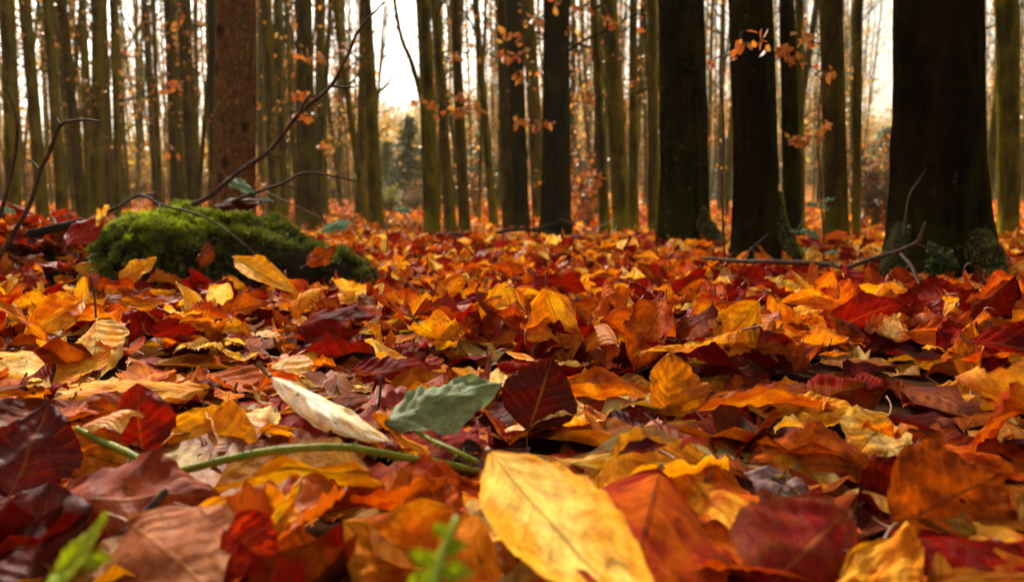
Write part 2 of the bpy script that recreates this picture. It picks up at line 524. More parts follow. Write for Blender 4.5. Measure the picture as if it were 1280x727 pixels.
def leaf_local(P, nu, nv, serr=0., lobes=0.):
    n = len(P['L'])
    e = lambda k: P[k][:, None, None]
    u = np.linspace(0, 1, nu + 1)
    v = np.linspace(-1, 1, nv + 1)
    U, V = u[None, :, None], v[None, None, :]
    AV = np.abs(V)
    ph = P['ph'][:, :, None, None]
    prof = np.sin(PI * np.clip(U, 1e-4, 1 - 1e-4) ** .86) ** .78 * (1 - .1 * U)
    wav = 1 + .016 * np.sin(2 * PI * e('nv') * U + ph[:, 0]) + .03 * np.sin(9 * U + ph[:, 1] + np.sign(V))
    wav = wav + e('rag') * np.sin(31 * U + ph[:, 5]) * np.sin(19 * U * (1 + .3 * np.sign(V)) + ph[:, 4])
    prof = prof ** e('shp')
    if serr:
        wav = wav + serr * (np.abs(((U * 17 + .3 * np.sign(V)) % 1) - .5) * 2 - .5) + lobes * np.sin(U * 2 * PI * 2.5)
    hw = e('W') * .5 * prof * wav
    cu = e('curl') * (.55 + .9 * U * np.sin(ph[:, 3]) ** 2)
    cu = np.where(np.abs(cu) < 1e-3, 1e-3, cu)
    fo = e('fold')
    y = np.sign(V) * hw * (np.sin(fo + cu * AV) - np.sin(fo)) / cu
    z = hw * (np.cos(fo) - np.cos(fo + cu * AV)) / cu
    z = z + e('corr') * AV * np.sin(2 * PI * (e('nv') * U - 1.9 * AV) + ph[:, 0] * 0) * prof
    z = z + e('ruf') * AV ** 2 * np.sin(2 * PI * 2.3 * U + ph[:, 2] + (V > 0) * ph[:, 4])
    z = z + e('crum') * (np.sin(7 * U + 3 * V + ph[:, 3]) + np.sin(11 * U - 5 * V + ph[:, 4]) * .7 + .5 * np.sin(17 * U + 8 * V + ph[:, 5])) * np.sin(PI * U)
    tw = e('twist') * (U - .5)
    y, z = y * np.cos(tw) - z * np.sin(tw), y * np.sin(tw) + z * np.cos(tw)
    a = P['bend'][:, None] * (u - .5) + P['tipc'][:, None] * np.clip(u - .6, 0, 1) ** 2 * 3
    du = np.diff(u)
    am = (a[:, 1:] + a[:, :-1]) * .5
    cx = np.concatenate([np.zeros((n, 1)), np.cumsum(np.cos(am) * du, 1)], 1) * P['L'][:, None]
    cz = np.concatenate([np.zeros((n, 1)), np.cumsum(np.sin(am) * du, 1)], 1) * P['L'][:, None]
    m = nu // 2
    cx0, cz0 = cx[:, m:m + 1].copy(), (cz[:, :1] + cz[:, -1:]) * .5
    cx, cz = cx - cx0, cz - cz0
    X = cx[:, :, None] - np.sin(a)[:, :, None] * z
    Z = cz[:, :, None] + np.cos(a)[:, :, None] * z
    Y = y + 0 * X
    return np.stack([X, Y, Z], -1).reshape(n, -1, 3), (cx[:, 0], cz[:, 0], a[:, 0])


def leaf_uv(nu, nv):
    U, V = np.meshgrid(np.linspace(0, 1, nu + 1), np.linspace(0, 1, nv + 1), indexing='ij')
    return np.stack([U.ravel(), V.ravel()], -1)


def leaf_faces(nu, nv):
    i, j = np.meshgrid(np.arange(nu), np.arange(nv), indexing='ij')
    b = (i * (nv + 1) + j).ravel()
    return np.stack([b, b + nv + 1, b + nv + 2, b + 1], -1)


def stalk_local(P, start):
    n = len(P['L'])
    x0, z0, a0 = start
    s = np.linspace(-.06, 1, 5)
    th = np.arange(4) * PI / 2
    d = P['sl'][:, None] * s
    k = P['ph'][:, 3][:, None]
    ang = a0[:, None] + .9 * np.sin(k) * s
    X = x0[:, None] - d * np.cos(ang)
    Z = z0[:, None] - d * np.sin(ang)
    Y = d * .35 * np.sin(k * 1.7) * s
    r = .00085 * (1 + .5 * (s > .9)) * (P['L'][:, None] / .085)
    V = np.stack([X[..., None] + 0 * th, Y[..., None] + r[..., None] * np.cos(th), Z[..., None] + r[..., None] * np.sin(th)], -1)
    i, j = np.meshgrid(np.arange(4), np.arange(4), indexing='ij')
    F = np.stack([i * 4 + j, (i + 1) * 4 + j, (i + 1) * 4 + (j + 1) % 4, i * 4 + (j + 1) % 4], -1).reshape(-1, 4)
    return V.reshape(n, -1, 3), F


def to_world(loc, P):
    return np.einsum('nij,nkj->nki', P['R'], loc) + P['pos'][:, None]


# ------------------------------------------------------------------ moss mound outline (used to keep leaves out of it)
MD = 1.78
MX = np.array([(p - 640) / FPX * MD for p in (112, 128, 146, 170, 205, 300, 350, 400, 450, 478)])
MZ = np.array([CAMZ - .03 - (q - HZ) / FPX * MD for q in (345, 308, 268, 252, 249, 258, 272, 292, 320, 348)])
MW = np.array([.05, .1, .15, .18, .19, .18, .16, .12, .09, .05])


def in_mound(x, y):
    w = np.interp(x, MX, MW, 0, 0)
    return (np.abs(y - MD - .04) < w - .03) & (x > MX[0]) & (x < MX[-1])


# ------------------------------------------------------------------ trees that can be told apart
# (foot x, foot y, foot width, x at the top edge, width there, distance, bark, flare, label)
MAIN = [
    (17, 283, 18, 11, 15, 9.0, 'o', .3, 'slender olive trunk, first tree in from the edge left of the bare twig'),
    (54, 275, 15, 29, 14, 10.5, 'o', .3, 'olive leaning trunk behind the bare twig that bends over the red leaf heap'),
    (79, 278, 15, 60, 10, 10.0, 'o', .3, 'thin leaning trunk whose foot shows above the dark stick at the left'),
    (95, 262, 10, 69, 11, 15.0, 'o', .2, 'thin trunk leaning most, crossed by the tip of the bare left twig'),
    (117, 265, 13, 102, 9, 13.5, 'o', .3, 'thin straight trunk right of the widest sky gap on the left'),
    (138, 255, 14, 122, 15, 15.5, 'b', .3, 'dark brown trunk rising just behind the left end of the mossy mound'),
    (156, 251, 14, 143, 9, 17.0, 'o', .3, 'olive trunk rising above the brightest moss of the mound'),
    (220, 250, 15, 213, 13, 13.0, 'b', .2, 'dark trunk, left one of the close pair behind the middle of the moss'),
    (243, 252, 16, 229, 15, 12.5, 'b', .2, 'dark olive trunk, right one of the close pair behind the moss'),
    (270, 250, 10, 264, 10, 11.0, 'd', .2, 'dark trunk half hidden by the left side of the scaly red-brown trunk'),
    (291, 290, 56, 295, 48, 4.0, 's', .15, 'thick red-brown trunk with flaky scaly bark and knots behind the moss mound'),
    (329, 262, 10, 326, 8, 16.0, 'o', .2, 'thin olive trunk touching the right side of the scaly red-brown trunk'),
    (353, 266, 15, 346, 12, 13.0, 'o', .2, 'olive trunk second to the right of the scaly red-brown trunk'),
    (384, 276, 27, 381, 20, 9.5, 'b', .25, 'sturdy dark olive trunk crossed by the long rising dead branch'),
    (405, 268, 12, 401, 9, 13.0, 'o', .2, 'thin trunk just right of the sturdy one behind the dead branch'),
    (457, 276, 9, 418, 8, 11.0, 'o', .2, 'thin trunk leaning left under the tip of the dead branch'),
    (470, 282, 19, 461, 12, 9.5, 'o', .3, 'grey olive trunk on the left side of the clearing with the spruce'),
    (540, 292, 20, 527, 17, 7.8, 'o', .25, 'olive trunk on the right side of the clearing with the spruce'),
    (563, 292, 15, 546, 9, 8.2, 'o', .25, 'olive trunk between two others right of the clearing, second from it'),
    (581, 293, 15, 568, 10, 7.6, 'b', .25, 'dark straight trunk third from the clearing toward the right'),
    (617, 288, 11, 594, 8, 9.5, 'o', .2, 'thin forking trunk left of the twin trunk with the dark knot'),
    (637, 287, 19, 626, 13, 9.0, 'b', .2, 'left stem of the twin trunk at the middle of the row'),
    (652, 287, 20, 643, 19, 8.8, 'd', .3, 'right stem of the twin trunk, dark with a black knot hole'),
    (696, 293, 38, 692, 31, 7.0, 'd', .25, 'thick near-black straight trunk standing alone at the middle of the row'),
    (756, 294, 14, 742, 10, 8.0, 'o', .2, 'slim dark olive trunk third to the left of the wide black trunk'),
    (776, 292, 20, 762, 20, 8.4, 'o', .25, 'mid-olive broad trunk second to the left of the wide black trunk'),
    (792, 290, 13, 791, 10, 8.8, 'o', .2, 'olive trunk with a side twig, behind the broad olive one'),
    (817, 290, 15, 816, 11, 8.0, 'o', .25, 'olive trunk touching the left side of the wide black trunk'),
    (855, 299, 62, 856, 58, 3.45, 'd', .28, 'wide black trunk with a pale bark scar and a mossy root bump'),
    (947, 318, 58, 944, 53, 2.5, 'd', .35, 'wide black trunk with a mossy root running out to the right'),
    (991, 308, 24, 984, 18, 3.6, 'd', .2, 'narrow black trunk close behind the one with the mossy running root'),
    (1001, 300, 11, 999, 10, 6.5, 'o', .2, 'thin green-olive trunk squeezed right of the narrow black trunk'),
    (1047, 312, 30, 1038, 28, 4.2, 'b', .15, 'dark brown trunk behind the small bramble plant with green leaves'),
    (1070, 306, 11, 1072, 11, 6.0, 'o', .15, 'thin olive trunk at the left of the right-hand sky gap'),
    (1177, 345, 114, 1168, 101, 1.9, 'd', .42, 'widest trunk of all, black with a mossy flared foot among the leaves'),
    (1232, 312, 9, 1226, 8, 6.0, 'o', .15, 'thin stem half hidden by the right side of the widest trunk'),
    (1260, 315, 25, 1262, 28, 5.2, 'o', .2, 'olive-brown trunk last of the row right of the widest trunk'),
]

TREE_FEET = []


def trunk_geo(foot, top_in_frame, r0, r1, H, flare, sides, rings, seed, bumps=.0):
    """trunk tube from under the ground to height H; r1 is the radius at top_in_frame."""
    foot, tf = np.array(foot), np.array(top_in_frame)
    h1 = tf[2] - foot[2]
    d = (tf - foot) / max(h1, .1)
    zs = np.concatenate([np.linspace(-.12, min(.6, H * .2), rings // 2), np.linspace(min(.6, H * .2), H, rings - rings // 2 + 1)[1:]])
    wob = np.array([[noise.noise(Vector((seed * 3.1, z * .35, 0))), noise.noise(Vector((seed * 1.7, 9, z * .35))), 0] for z in zs]) * min(r0 * .9, .06)
    w0 = np.array([[noise.noise(Vector((seed * 3.1, 0, 0))), noise.noise(Vector((seed * 1.7, 9, 0))), 0]]) * min(r0 * .9, .06)
    keep = np.clip(zs / max(h1, .5), 0, 1)[:, None]
    P = np.array([d * z for z in zs]) + (wob - w0) * keep * (np.where(zs > h1, 1, .6))[:, None]
    P[:, 2] = zs
    P[:, :2] = P[:, :2] * np.where(zs > h1 * 1.3, (h1 * 1.3 / np.maximum(zs, .01)) ** .5, 1)[:, None]
    R = np.interp(zs, [-.12, 0, max(h1, .3), max(h1, .3) + 1, H], [r0, r0, r1, r1 * .97, r1 * .3])
    k = 3 + seed % 3
    ph = seed * 1.3

    def shape(Pp, RR, th, rr):
        z = zs[:, None]
        lob = .55 + .45 * np.cos(k * th[None] + ph) + .25 * np.cos((k + 2) * th[None] + 2 * ph)
        rr = rr * (1 + flare * np.exp(-np.clip(z, 0, 9) / (r0 * 1.5)) * lob)
        nz = np.array([[noise.noise(Vector((math.cos(t) * 2.2, math.sin(t) * 2.2, zz * 1.3 / max(r0, .05) * .12 + seed))) for t in th] for zz in zs])
        rr = rr * (1 + .06 * nz)
        if bumps:
            nb = np.array([[noise.noise(Vector((math.cos(t) * 7, math.sin(t) * 7, zz * 5 + seed * 2))) - .8 * abs(noise.noise(Vector((math.cos(t) * 11, math.sin(t) * 11, zz * 6 + seed)))) + .5 * noise.noise(Vector((math.cos(t) * 19, math.sin(t) * 19, zz * 14))) for t in th] for zz in zs])
            rr = rr * (1 + bumps * nb)
        return rr
    g = Geo()
    g.tube(P, R, sides, 0, 0, True, shape)
    return g, P, R


HANG = np.array([(.62, .25, .03), (.6, .19, .02), (.5, .12, .012), (.7, .36, .07), (.55, .22, .04)])
FAINT = np.array([(.52, .24, .04), (.45, .16, .03), (.32, .17, .04), (.55, .36, .06), (.28, .2, .035)])


def crown_geo(P, R, z0, z1, nlimb, nleaf, low=1.2, size=.07, rad=.35, seed=0):
    """limbs leaving the trunk, twigs on them, and some dead leaves still hanging."""
    g = Geo()
    zs = P[:, 2]
    tips = []
    for i in range(nlimb):
        z = z0 + (z1 - z0) * ((i + rs.rand()) / nlimb) ** 1.15
        c = np.array([np.interp(z, zs, P[:, k]) for k in range(3)])
        r = np.interp(z, zs, R)
        a = rs.uniform(0, 2 * PI)
        Lb = rs.uniform(.8, 1.9) * (1 + .12 * z) * rad / .35 * (.5 if z < 2.5 else 1)
        upw = rs.uniform(.5, 1.6) if z > 2.5 else rs.uniform(-.05, .9)
        d = np.array([math.cos(a), math.sin(a), upw])
        d /= np.linalg.norm(d)
        pts = [c]
        for s in range(3):
            d = d + rs.normal(0, .16, 3) + np.array([0, 0, .09])
            d /= np.linalg.norm(d)
            pts.append(pts[-1] + d * Lb / 3)
        pth = smooth_path(pts, 3)
        rb = min(r * .4, .008 + .008 * Lb)
        g.tube(pth, [rb, rb * .6, rb * .25], 5, 0, 0, False)
        for j in range(int(4 + 3 * Lb)):
            t = rs.uniform(.2, 1)
            q = pth[int(t * (len(pth) - 1))]
            dd = d * .6 + rs.normal(0, .6, 3)
            dd /= np.linalg.norm(dd)
            l2 = rs.uniform(.25, .7) * (.6 + .25 * Lb)
            e = q + dd * l2
            m = (q + e) / 2 + rs.normal(0, .04, 3)
            g.tube(np.array([q, m, e]), [rb * .35, rb * .22, rb * .1], 3, 0, 0, False)
            tips.append((q, e, z))
    if tips and nleaf:
        lo = [t for t in tips if t[2] < low + 3.5] or tips
        pos = []
        for i in range(nleaf):
            q, e, z = lo[rs.randint(len(lo))]
            pos.append(q + (e - q) * rs.uniform(.15, 1.05) + rs.normal(0, .015, 3))
        pos = np.array(pos)
        g.leaves(pos, size, 1, HANG[rs.randint(0, 5, len(pos))] * rs.uniform(.7, 1.15, (len(pos), 1)))
    return g


def plant_tree(foot, tf, r0, r1, H, bark, flare, label, seed, group=None, near=False, name='beech_tree', leafy=60, limbs=12):
    o = empty(name, foot, label, 'tree', group)
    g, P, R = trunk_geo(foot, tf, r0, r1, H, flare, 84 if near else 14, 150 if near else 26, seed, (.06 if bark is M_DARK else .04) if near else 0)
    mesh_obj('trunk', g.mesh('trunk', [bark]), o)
    c = crown_geo(P, R, max(1.2, .35 * (tf[2] - foot[2])) if not near else 2.2, H * .97, limbs, leafy, 1.2)
    mesh_obj('crown', c.mesh('crown', [bark, M_CARD]), o)
    return o


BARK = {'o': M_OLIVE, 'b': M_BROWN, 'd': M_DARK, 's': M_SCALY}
for i, (xb, yb, wb, xt, wt, d, bk, fl, lab) in enumerate(MAIN):
    f = at(xb, yb, d)
    zg = float(gz(f.x, d))
    foot = Vector(((xb - 640) / FPX * d / math.cos(PITCH) * 1.0, d, zg))
    foot.x = at(xb, yb, d).x
    tf = at(xt, 0, d)
    depth = (f - CAM).dot(FW)
    depth2 = (tf - CAM).dot(FW)
    r0, r1 = wb / 2 / FPX * depth, wt / 2 / FPX * depth2
    near = d < 5.5 and wb > 20
    TREE_FEET.append((foot.x, foot.y, r0))
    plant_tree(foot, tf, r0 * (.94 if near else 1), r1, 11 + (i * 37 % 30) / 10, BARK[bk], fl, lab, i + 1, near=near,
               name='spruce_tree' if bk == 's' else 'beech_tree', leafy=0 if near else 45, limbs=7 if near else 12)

# ------------------------------------------------------------------ slender trees filling the stand
VAR = []
for k in range(9):
    H = 12 + k * .35
    r0 = [.03, .08, .045, .07, .033, .09, .05, .028, .036][k]
    lean = rs.normal(0, .22, 2)
    g, P, R = trunk_geo((0, 0, 0), (lean[0], lean[1], 4.0), r0, r0 * .82, H, .25, 9, 24, 40 + k)
    c = crown_geo(P, R, .9, H * .97, 26, [130, 110, 160, 90, 180, 140, 120, 150, 80][k], 1.0, .06, .3)
    VAR.append((g.mesh('trunk', [M_OLIVE if k % 3 else M_BROWN]), c.mesh('crown', [M_OLIVE if k % 3 else M_BROWN, M_CARD]), r0))

GAPS = [(478, 528, 0), (1082, 1112, 0), (124, 131, 1), (160, 168, 1), (40, 48, 1), (253, 262, 1)]
fill = []
tries = 0
while len(fill) < 195 and tries < 30000:
    tries += 1
    d = 9.5 + 25 * rs.rand() ** .9
    px = rs.uniform(-60, 1340) if rs.rand() < .8 else rs.uniform(-60, 480)
    if any(a - 8 * (1 - c_) < px < b + 8 * (1 - c_) for a, b, c_ in GAPS):
        continue
    if any(abs(px - m[0]) < m[2] * .45 for m in MAIN if m[5] < 5):
        continue
    x = (px - 640) / FPX * d
    if any((x - q[0]) ** 2 + (d - q[1]) ** 2 < .5 for q in fill) or any(abs(px - q[2]) < 2.0 for q in fill):
        continue
    fill.append((x, d, px))
fill.sort(key=lambda q: q[2])
ORD = ['first', 'second', 'third', 'fourth', 'fifth', 'sixth', 'seventh', 'eighth', 'ninth', 'tenth', 'eleventh', 'twelfth', 'thirteenth', 'fourteenth', 'fifteenth', 'sixteenth', 'seventeenth', 'eighteenth', 'nineteenth', 'twentieth', 'twenty-first', 'twenty-second', 'twenty-third', 'twenty-fourth', 'twenty-fifth', 'twenty-sixth', 'twenty-seventh', 'twenty-eighth']
MARKS = [(-200, 'left edge of the stand'), (11, 'edge trunk left of the bare twig'), (69, 'most leaning thin trunk'), (122, 'dark brown trunk behind the moss'), (229, 'close pair of trunks behind the moss'), (293, 'scaly red-brown trunk'),
         (382, 'sturdy trunk behind the dead branch'), (465, 'grey trunk beside the clearing'), (534, 'trunk right of the clearing'), (575, 'third trunk from the clearing'), (647, 'twin trunk'), (694, 'lone near-black trunk'),
         (769, 'broad olive trunk'), (856, 'wide black trunk with the scar'), (946, 'trunk with the running root'), (1042, 'brown trunk behind the bramble'), (1172, 'widest trunk'), (1261, 'last trunk of the row')]
for i, (x, d, px) in enumerate(fill):
    k = i % 9
    tm, cm, r0 = VAR[(i * 5) % 9]
    far = 'far' if d > 24 else ('farther' if d > 16 else 'slender')
    mk = [m for m in MARKS if m[0] < px][-1]
    nxt = [m for m in MARKS if m[0] >= px][:1]
    same = [q[2] for q in fill if (-6 < q[2] < 1286 or q[2] == px) and mk[0] < q[2] and (not nxt or q[2] <= nxt[0][0])]
    ki, colour = same.index(px), 'olive' if ((i * 5) % 9) % 3 else 'brown'
    if ki * 2 < len(same) or not nxt:
        lab = '%s %s trunk, %s thin one right of the %s' % (far, colour, ORD[ki], mk[1])
    else:
        lab = '%s %s trunk, %s thin one left of the %s' % (far, colour, ORD[len(same) - 1 - ki], nxt[0][1])
    s, sz, ry, rz = rs.uniform(.75, 1.15), rs.uniform(.95, 1.1), rs.normal(-.03 if px < 400 else 0, .02), rs.uniform(0, 6.28)
    if not -6 < px < 1286:
        continue
    o = empty('beech_tree', (x, d, float(gz(x, d)) - .02), lab, 'tree', 'slender trees of the stand')
    o.scale = (s, s, sz)
    o.rotation_euler = (0, ry, rz)
    mesh_obj('trunk', tm, o)
    mesh_obj('crown', cm, o)

# ------------------------------------------------------------------ ground, field, far wood
def sheet(name, xs, ys, mat, dz=0.):
    X, Y = np.meshgrid(xs, ys, indexing='ij')
    Z = gz(X, Y) + dz
    V = np.stack([X, Y, Z], -1).reshape(-1, 3)
    me = np_mesh(name, V, leaf_faces(len(xs) - 1, len(ys) - 1), [mat])
    o = mesh_obj(name, me)
    return tag(o, kind='structure')


def spaced(*seg):
    out = []
    for a, b, s in seg:
        out += list(np.arange(a, b, s))
    return np.array(out + [seg[-1][1]])


xs = spaced((-260, -40, 10), (-40, -8, 1.5), (-8, -2.5, .25), (-2.5, 2.5, .06), (2.5, 8, .25), (8, 40, 1.5), (40, 260, 10))
ys = spaced((-60, -2, 4), (-2, 5, .06), (5, 22, .4), (22, 60, 1.5), (60, 150, 4), (150, 420, 20))
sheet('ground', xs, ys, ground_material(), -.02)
tag(sheet('field', np.linspace(-75, -7, 60), np.linspace(30, 96, 50), field_material(), .03), 'sunlit yellow-green meadow seen between the trunks on the left')

g = Geo()
nst = 900
wx, wy = [], []
while len(wx) < nst:
    y = rs.uniform(42, 95)
    x = rs.uniform(-.32 * y, .85 * y)
    wx.append(x)
    wy.append(y)
for i in range(110):                     # low orange scrub along the near edge of the meadow
    wy.append(rs.uniform(27, 34))
    wx.append(wy[-1] * rs.uniform(-.66, -.2))
leafpos = []
for i in range(400):
    y = rs.uniform(36, 64) if i < 330 else rs.uniform(13, 40)
    px = rs.uniform(300, 1400) if i % 3 else rs.uniform(-120, 400)
    if i < 330 and (470 < px < 532 or 1080 < px < 1114 or 118 < px < 168 or 30 < px < 60):
        continue
    if i >= 330:                        # the wood goes on beside the view
        px = rs.uniform(-560, -75) if i % 2 else rs.uniform(1360, 1800)
    x = (px - 640) / FPX * y
    z = float(gz(x, y))
    r = rs.uniform(.035, .1)
    h = rs.uniform(11, 15)
    top = np.array([x + rs.normal(-.2, .5), y, z + h])
    b0 = np.array([x, y, z - .2])
    pth = smooth_path([b0, (b0 + top) / 2 + rs.normal(0, .12, 3), top], 4)
    g.tube(pth, [r, r * .8, r * .3], 5, 0, 0, False)
    for b in range(16):
        q = b0 + (top - b0) * rs.uniform(.15, .95)
        e = q + np.array([rs.normal(0, .8), rs.normal(0, .8), rs.uniform(.4, 1.6)])
        g.tube(np.array([q, (q + e) / 2 + rs.normal(0, .1, 3), e]), [r * .3, r * .18, r * .08], 3, 0, 0, False)
        if b % 2:
            for k in range(2):
                e2 = e + rs.normal(0, .5, 3) + [0, 0, .3]
                g.tube(np.array([(q + e) / 2, e2]), [r * .14, r * .05], 3, 0, 0, False)
    n = int(rs.uniform(15, 60))
    pp = np.stack([rs.normal(x, .6, n), rs.normal(y, .6, n), z + rs.uniform(.5, 9, n)], 1)
    leafpos.append((pp, FAINT[rs.randint(0, 5, n)] * rs.uniform(.8, 1.3, (n, 1))))
for x, y in zip(wx, wy):
    z = float(gz(x, y))
    h = rs.uniform(3.2, 6.6) if y > 60 else (rs.uniform(2.2, 4.6) if y > 40 else rs.uniform(.7, 1.9))
    gap = 1 - .55 * math.exp(-((x / y - .43) / .03) ** 2) - .3 * math.exp(-((x / y + .13) / .03) ** 2)
    h *= max(.35, gap)
    r = rs.uniform(.04, .1)
    top = np.array([x + rs.normal(0, .25), y, z + h * 1.15])
    g.tube(np.array([[x, y, z - .2], [x + rs.normal(0, .1), y, z + h * .5], top]), [r, r * .7, r * .2], 4, 0, 0, False)
    for b in range(5):
        t = rs.uniform(.3, .9)
        q = np.array([x, y, z]) + (top - np.array([x, y, z])) * t
        e = q + np.array([rs.normal(0, .7), rs.normal(0, .7), rs.uniform(.3, 1.1)])
        g.tube(np.array([q, (q + e) / 2, e]), [r * .4, r * .2, r * .1], 3, 0, 0, False)
    n = int(rs.uniform(140, 260))
    pp = rs.normal(0, 1, (n, 3)) * [.75, .75, h * .27] + [x, y, z + h * .55]
    leafpos.append((pp, (FAINT[rs.randint(0, 5)] * .6 + FAINT[rs.randint(0, 5, n)] * .4) * rs.uniform(.55, 1.1, (n, 1))))
pp = np.concatenate([p for p, c in leafpos])
cc = np.concatenate([c for p, c in leafpos])
g.leaves(pp, .24, 1, cc)
o = mesh_obj('distant_woodland', g.mesh('distant_woodland', [M_OLIVE, M_CARD]))
tag(o, 'hazy far hillside wood with orange and yellow foliage behind the stand', 'woodland', kind='stuff')


# ------------------------------------------------------------------ spruces and bushes in the clearing
def spruce(px, d, h, label, w=.32, tint=(.075, .105, .055)):
    x = (px - 640) / FPX * d
    o = empty('spruce_tree', (x, d, float(gz(x, d)) - .02), label, 'tree')
    t = Geo()
    t.tube(np.array([[0, 0, 0], [.01, 0, h * .5], [0, 0, h]]), [.035, .022, .004], 7)
    mesh_obj('trunk', t.mesh('trunk', [M_BROWN]), o)
    c = Geo()
    pos, cl = [], []
    nw = int(h * 7)
    for i in range(nw):
        z = h * (.06 + .93 * i / nw)
        rr = w * h * (1 - z / h) ** .85 + .04
        for k in range(9):
            a = rs.uniform(0, 2 * PI)
            l = rr * rs.uniform(.7, 1.1)
            e = np.array([math.cos(a) * l, math.sin(a) * l, z - .18 * l + rs.normal(0, .03)])
            s = np.array([0, 0, z])
            c.tube(np.array([s, (s + e) / 2 + [0, 0, .03], e]), [.006, .004, .002], 3, 0, 0, False)
            n = int(10 + 50 * l)
            tt = rs.uniform(.15, 1.03, n)[:, None]
            p = s + (e - s) * tt + rs.normal(0, 1, (n, 3)) * [.035, .035, .02] * (1 + .8 * (1 - tt))
            pos.append(p)
            cl.append(np.array(tint) * rs.uniform(.55, 1.5, (n, 1)))
    c.leaves(np.concatenate(pos), .085, 1, np.concatenate(cl), .5)
    mesh_obj('crown', c.mesh('crown', [M_BROWN, M_NEEDLE]), o)
    return o


spruce(512, 20.5, 2.25, 'young grey-green spruce in the clearing, the tallest in the middle', .34)
spruce(484, 23.0, 1.75, 'small yellow-green spruce left of the tallest one in the clearing', .36, (.13, .14, .05))
spruce(548, 24.0, 2.0, 'young spruce half hidden by the trunks right of the clearing', .36)
spruce(598, 26.0, 2.1, 'far young spruce seen between the trunks beside the twin trunk', .4)
spruce(720, 27.0, 1.9, 'far grey-green spruce right of the lone near-black trunk', .42)
spruce(902, 26.0, 2.0, 'far young spruce between the two wide black trunks', .42)
spruce(1100, 22.0, 2.0, 'dark green spruce in the gap left of the widest trunk', .42, (.05, .08, .03))
spruce(1236, 24.0, 2.3, 'dark green spruce in the gap right of the widest trunk', .4, (.05, .08, .03))


def bush(px, d, h, w, label, cols, n=500, leaf=.07):
    x = (px - 640) / FPX * d
    o = empty('bush', (x, d, float(gz(x, d)) - .02), label, 'bush')
    s, c = Geo(), Geo()
    pos = []
    for i in range(14):
        e = np.array([rs.normal(0, w * .5), rs.normal(0, w * .4), h * rs.uniform(.5, 1.05)])
        m = e * [.35, .35, .55] + rs.normal(0, .03, 3)
        pth = smooth_path([np.array([rs.normal(0, .04), rs.normal(0, .04), 0]), m, e], 4)
        s.tube(pth, [.008, .005, .002], 4, 0, 0, False)
        for k in range(n // 14):
            pos.append(pth[rs.randint(2, len(pth))] + rs.normal(0, .09 * w + .03, 3))
    mesh_obj('stems', s.mesh('stems', [M_BROWN]), o)
    cols = np.array(cols)
    c.leaves(np.array(pos), leaf, 0, cols[rs.randint(0, len(cols), len(pos))] * rs.uniform(.6, 1.2, (len(pos), 1)))
    mesh_obj('foliage', c.mesh('foliage', [M_CARD]), o)


bush(486, 15.5, .42, .45, 'low yellow-green bush at the far edge of the orange clearing', [(.2, .2, .03), (.28, .24, .03), (.12, .14, .03)], 500)
bush(520, 17.5, .5, .8, 'low brown-orange undergrowth bush below the tallest young spruce', [(.22, .1, .03), (.3, .15, .04), (.12, .09, .03)], 600)
bush(725, 10.5, .9, .5, 'orange-leaved beech bush right of the lone near-black trunk', [(.5, .17, .02), (.42, .1, .015)], 260)
bush(735, 9.6, .55, .4, 'small orange bush in front of the taller orange one', [(.5, .17, .02), (.42, .12, .015)], 120)
bush(1092, 9.0, .85, .55, 'dark brown brush in the gap left of the widest trunk', [(.12, .035, .012), (.06, .05, .014), (.22, .07, .015)], 700)
bush(1084, 12.5, 1.3, .6, 'yellow-orange leafy bush high in the gap left of the widest trunk', [(.42, .2, .03), (.3, .22, .04), (.46, .15, .02)], 500)
bush(205, 19.0, .9, .8, 'orange-brown bush behind the close pair of trunks', [(.4, .14, .02), (.32, .1, .02)], 300)
bush(70, 21.0, 1.1, .9, 'orange undergrowth bush before the meadow on the left', [(.42, .15, .02), (.34, .12, .02)], 300)
bush(340, 15.0, .8, .7, 'orange bush at the foot of trunks right of the scaly trunk', [(.42, .13, .02), (.32, .08, .015)], 260)
bush(590, 12.5, 1.0, .5, 'thin orange bush behind the third trunk from the clearing', [(.46, .17, .03), (.36, .12, .02)], 180)


# ------------------------------------------------------------------ saplings with hanging orange leaves
def sapling(d, stem, sprays, label, r=.006, leaf=.055):
    base = at(*stem[0], d)
    o = empty('beech_sapling', base, label, 'sapling', None)
    b = np.array(base)
    s, c = Geo(), Geo()
    pth = smooth_path([np.array(at(*p, d)) - b for p in stem], 5)
    s.tube(pth, [r, r * .7, r * .35], 6)
    pos = []
    for (x0, y0, x1, y1, n) in sprays:
        p0, p1 = np.array(at(x0, y0, d)) - b, np.array(at(x1, y1, d - .08)) - b
        q = smooth_path([p0, (p0 + p1) / 2 + rs.normal(0, .012, 3), p1], 5)
        s.tube(q, [r * .7, r * .35], 4)
        for k in range(int(n * 1.8)):
            pos.append(q[min(len(q) - 1, int(len(q) * (.25 + .75 * rs.rand())))] + rs.normal(0, .008, 3))
    mesh_obj('stem', s.mesh('stem', [M_TWIG]), o)
    pos = np.array(pos)
    c.leaves(pos, leaf, 0, HANG[rs.randint(0, 3, len(pos))] * rs.uniform(.75, 1.2, (len(pos), 1)), .5)
    mesh_obj('foliage', c.mesh('foliage', [M_CARD]), o)


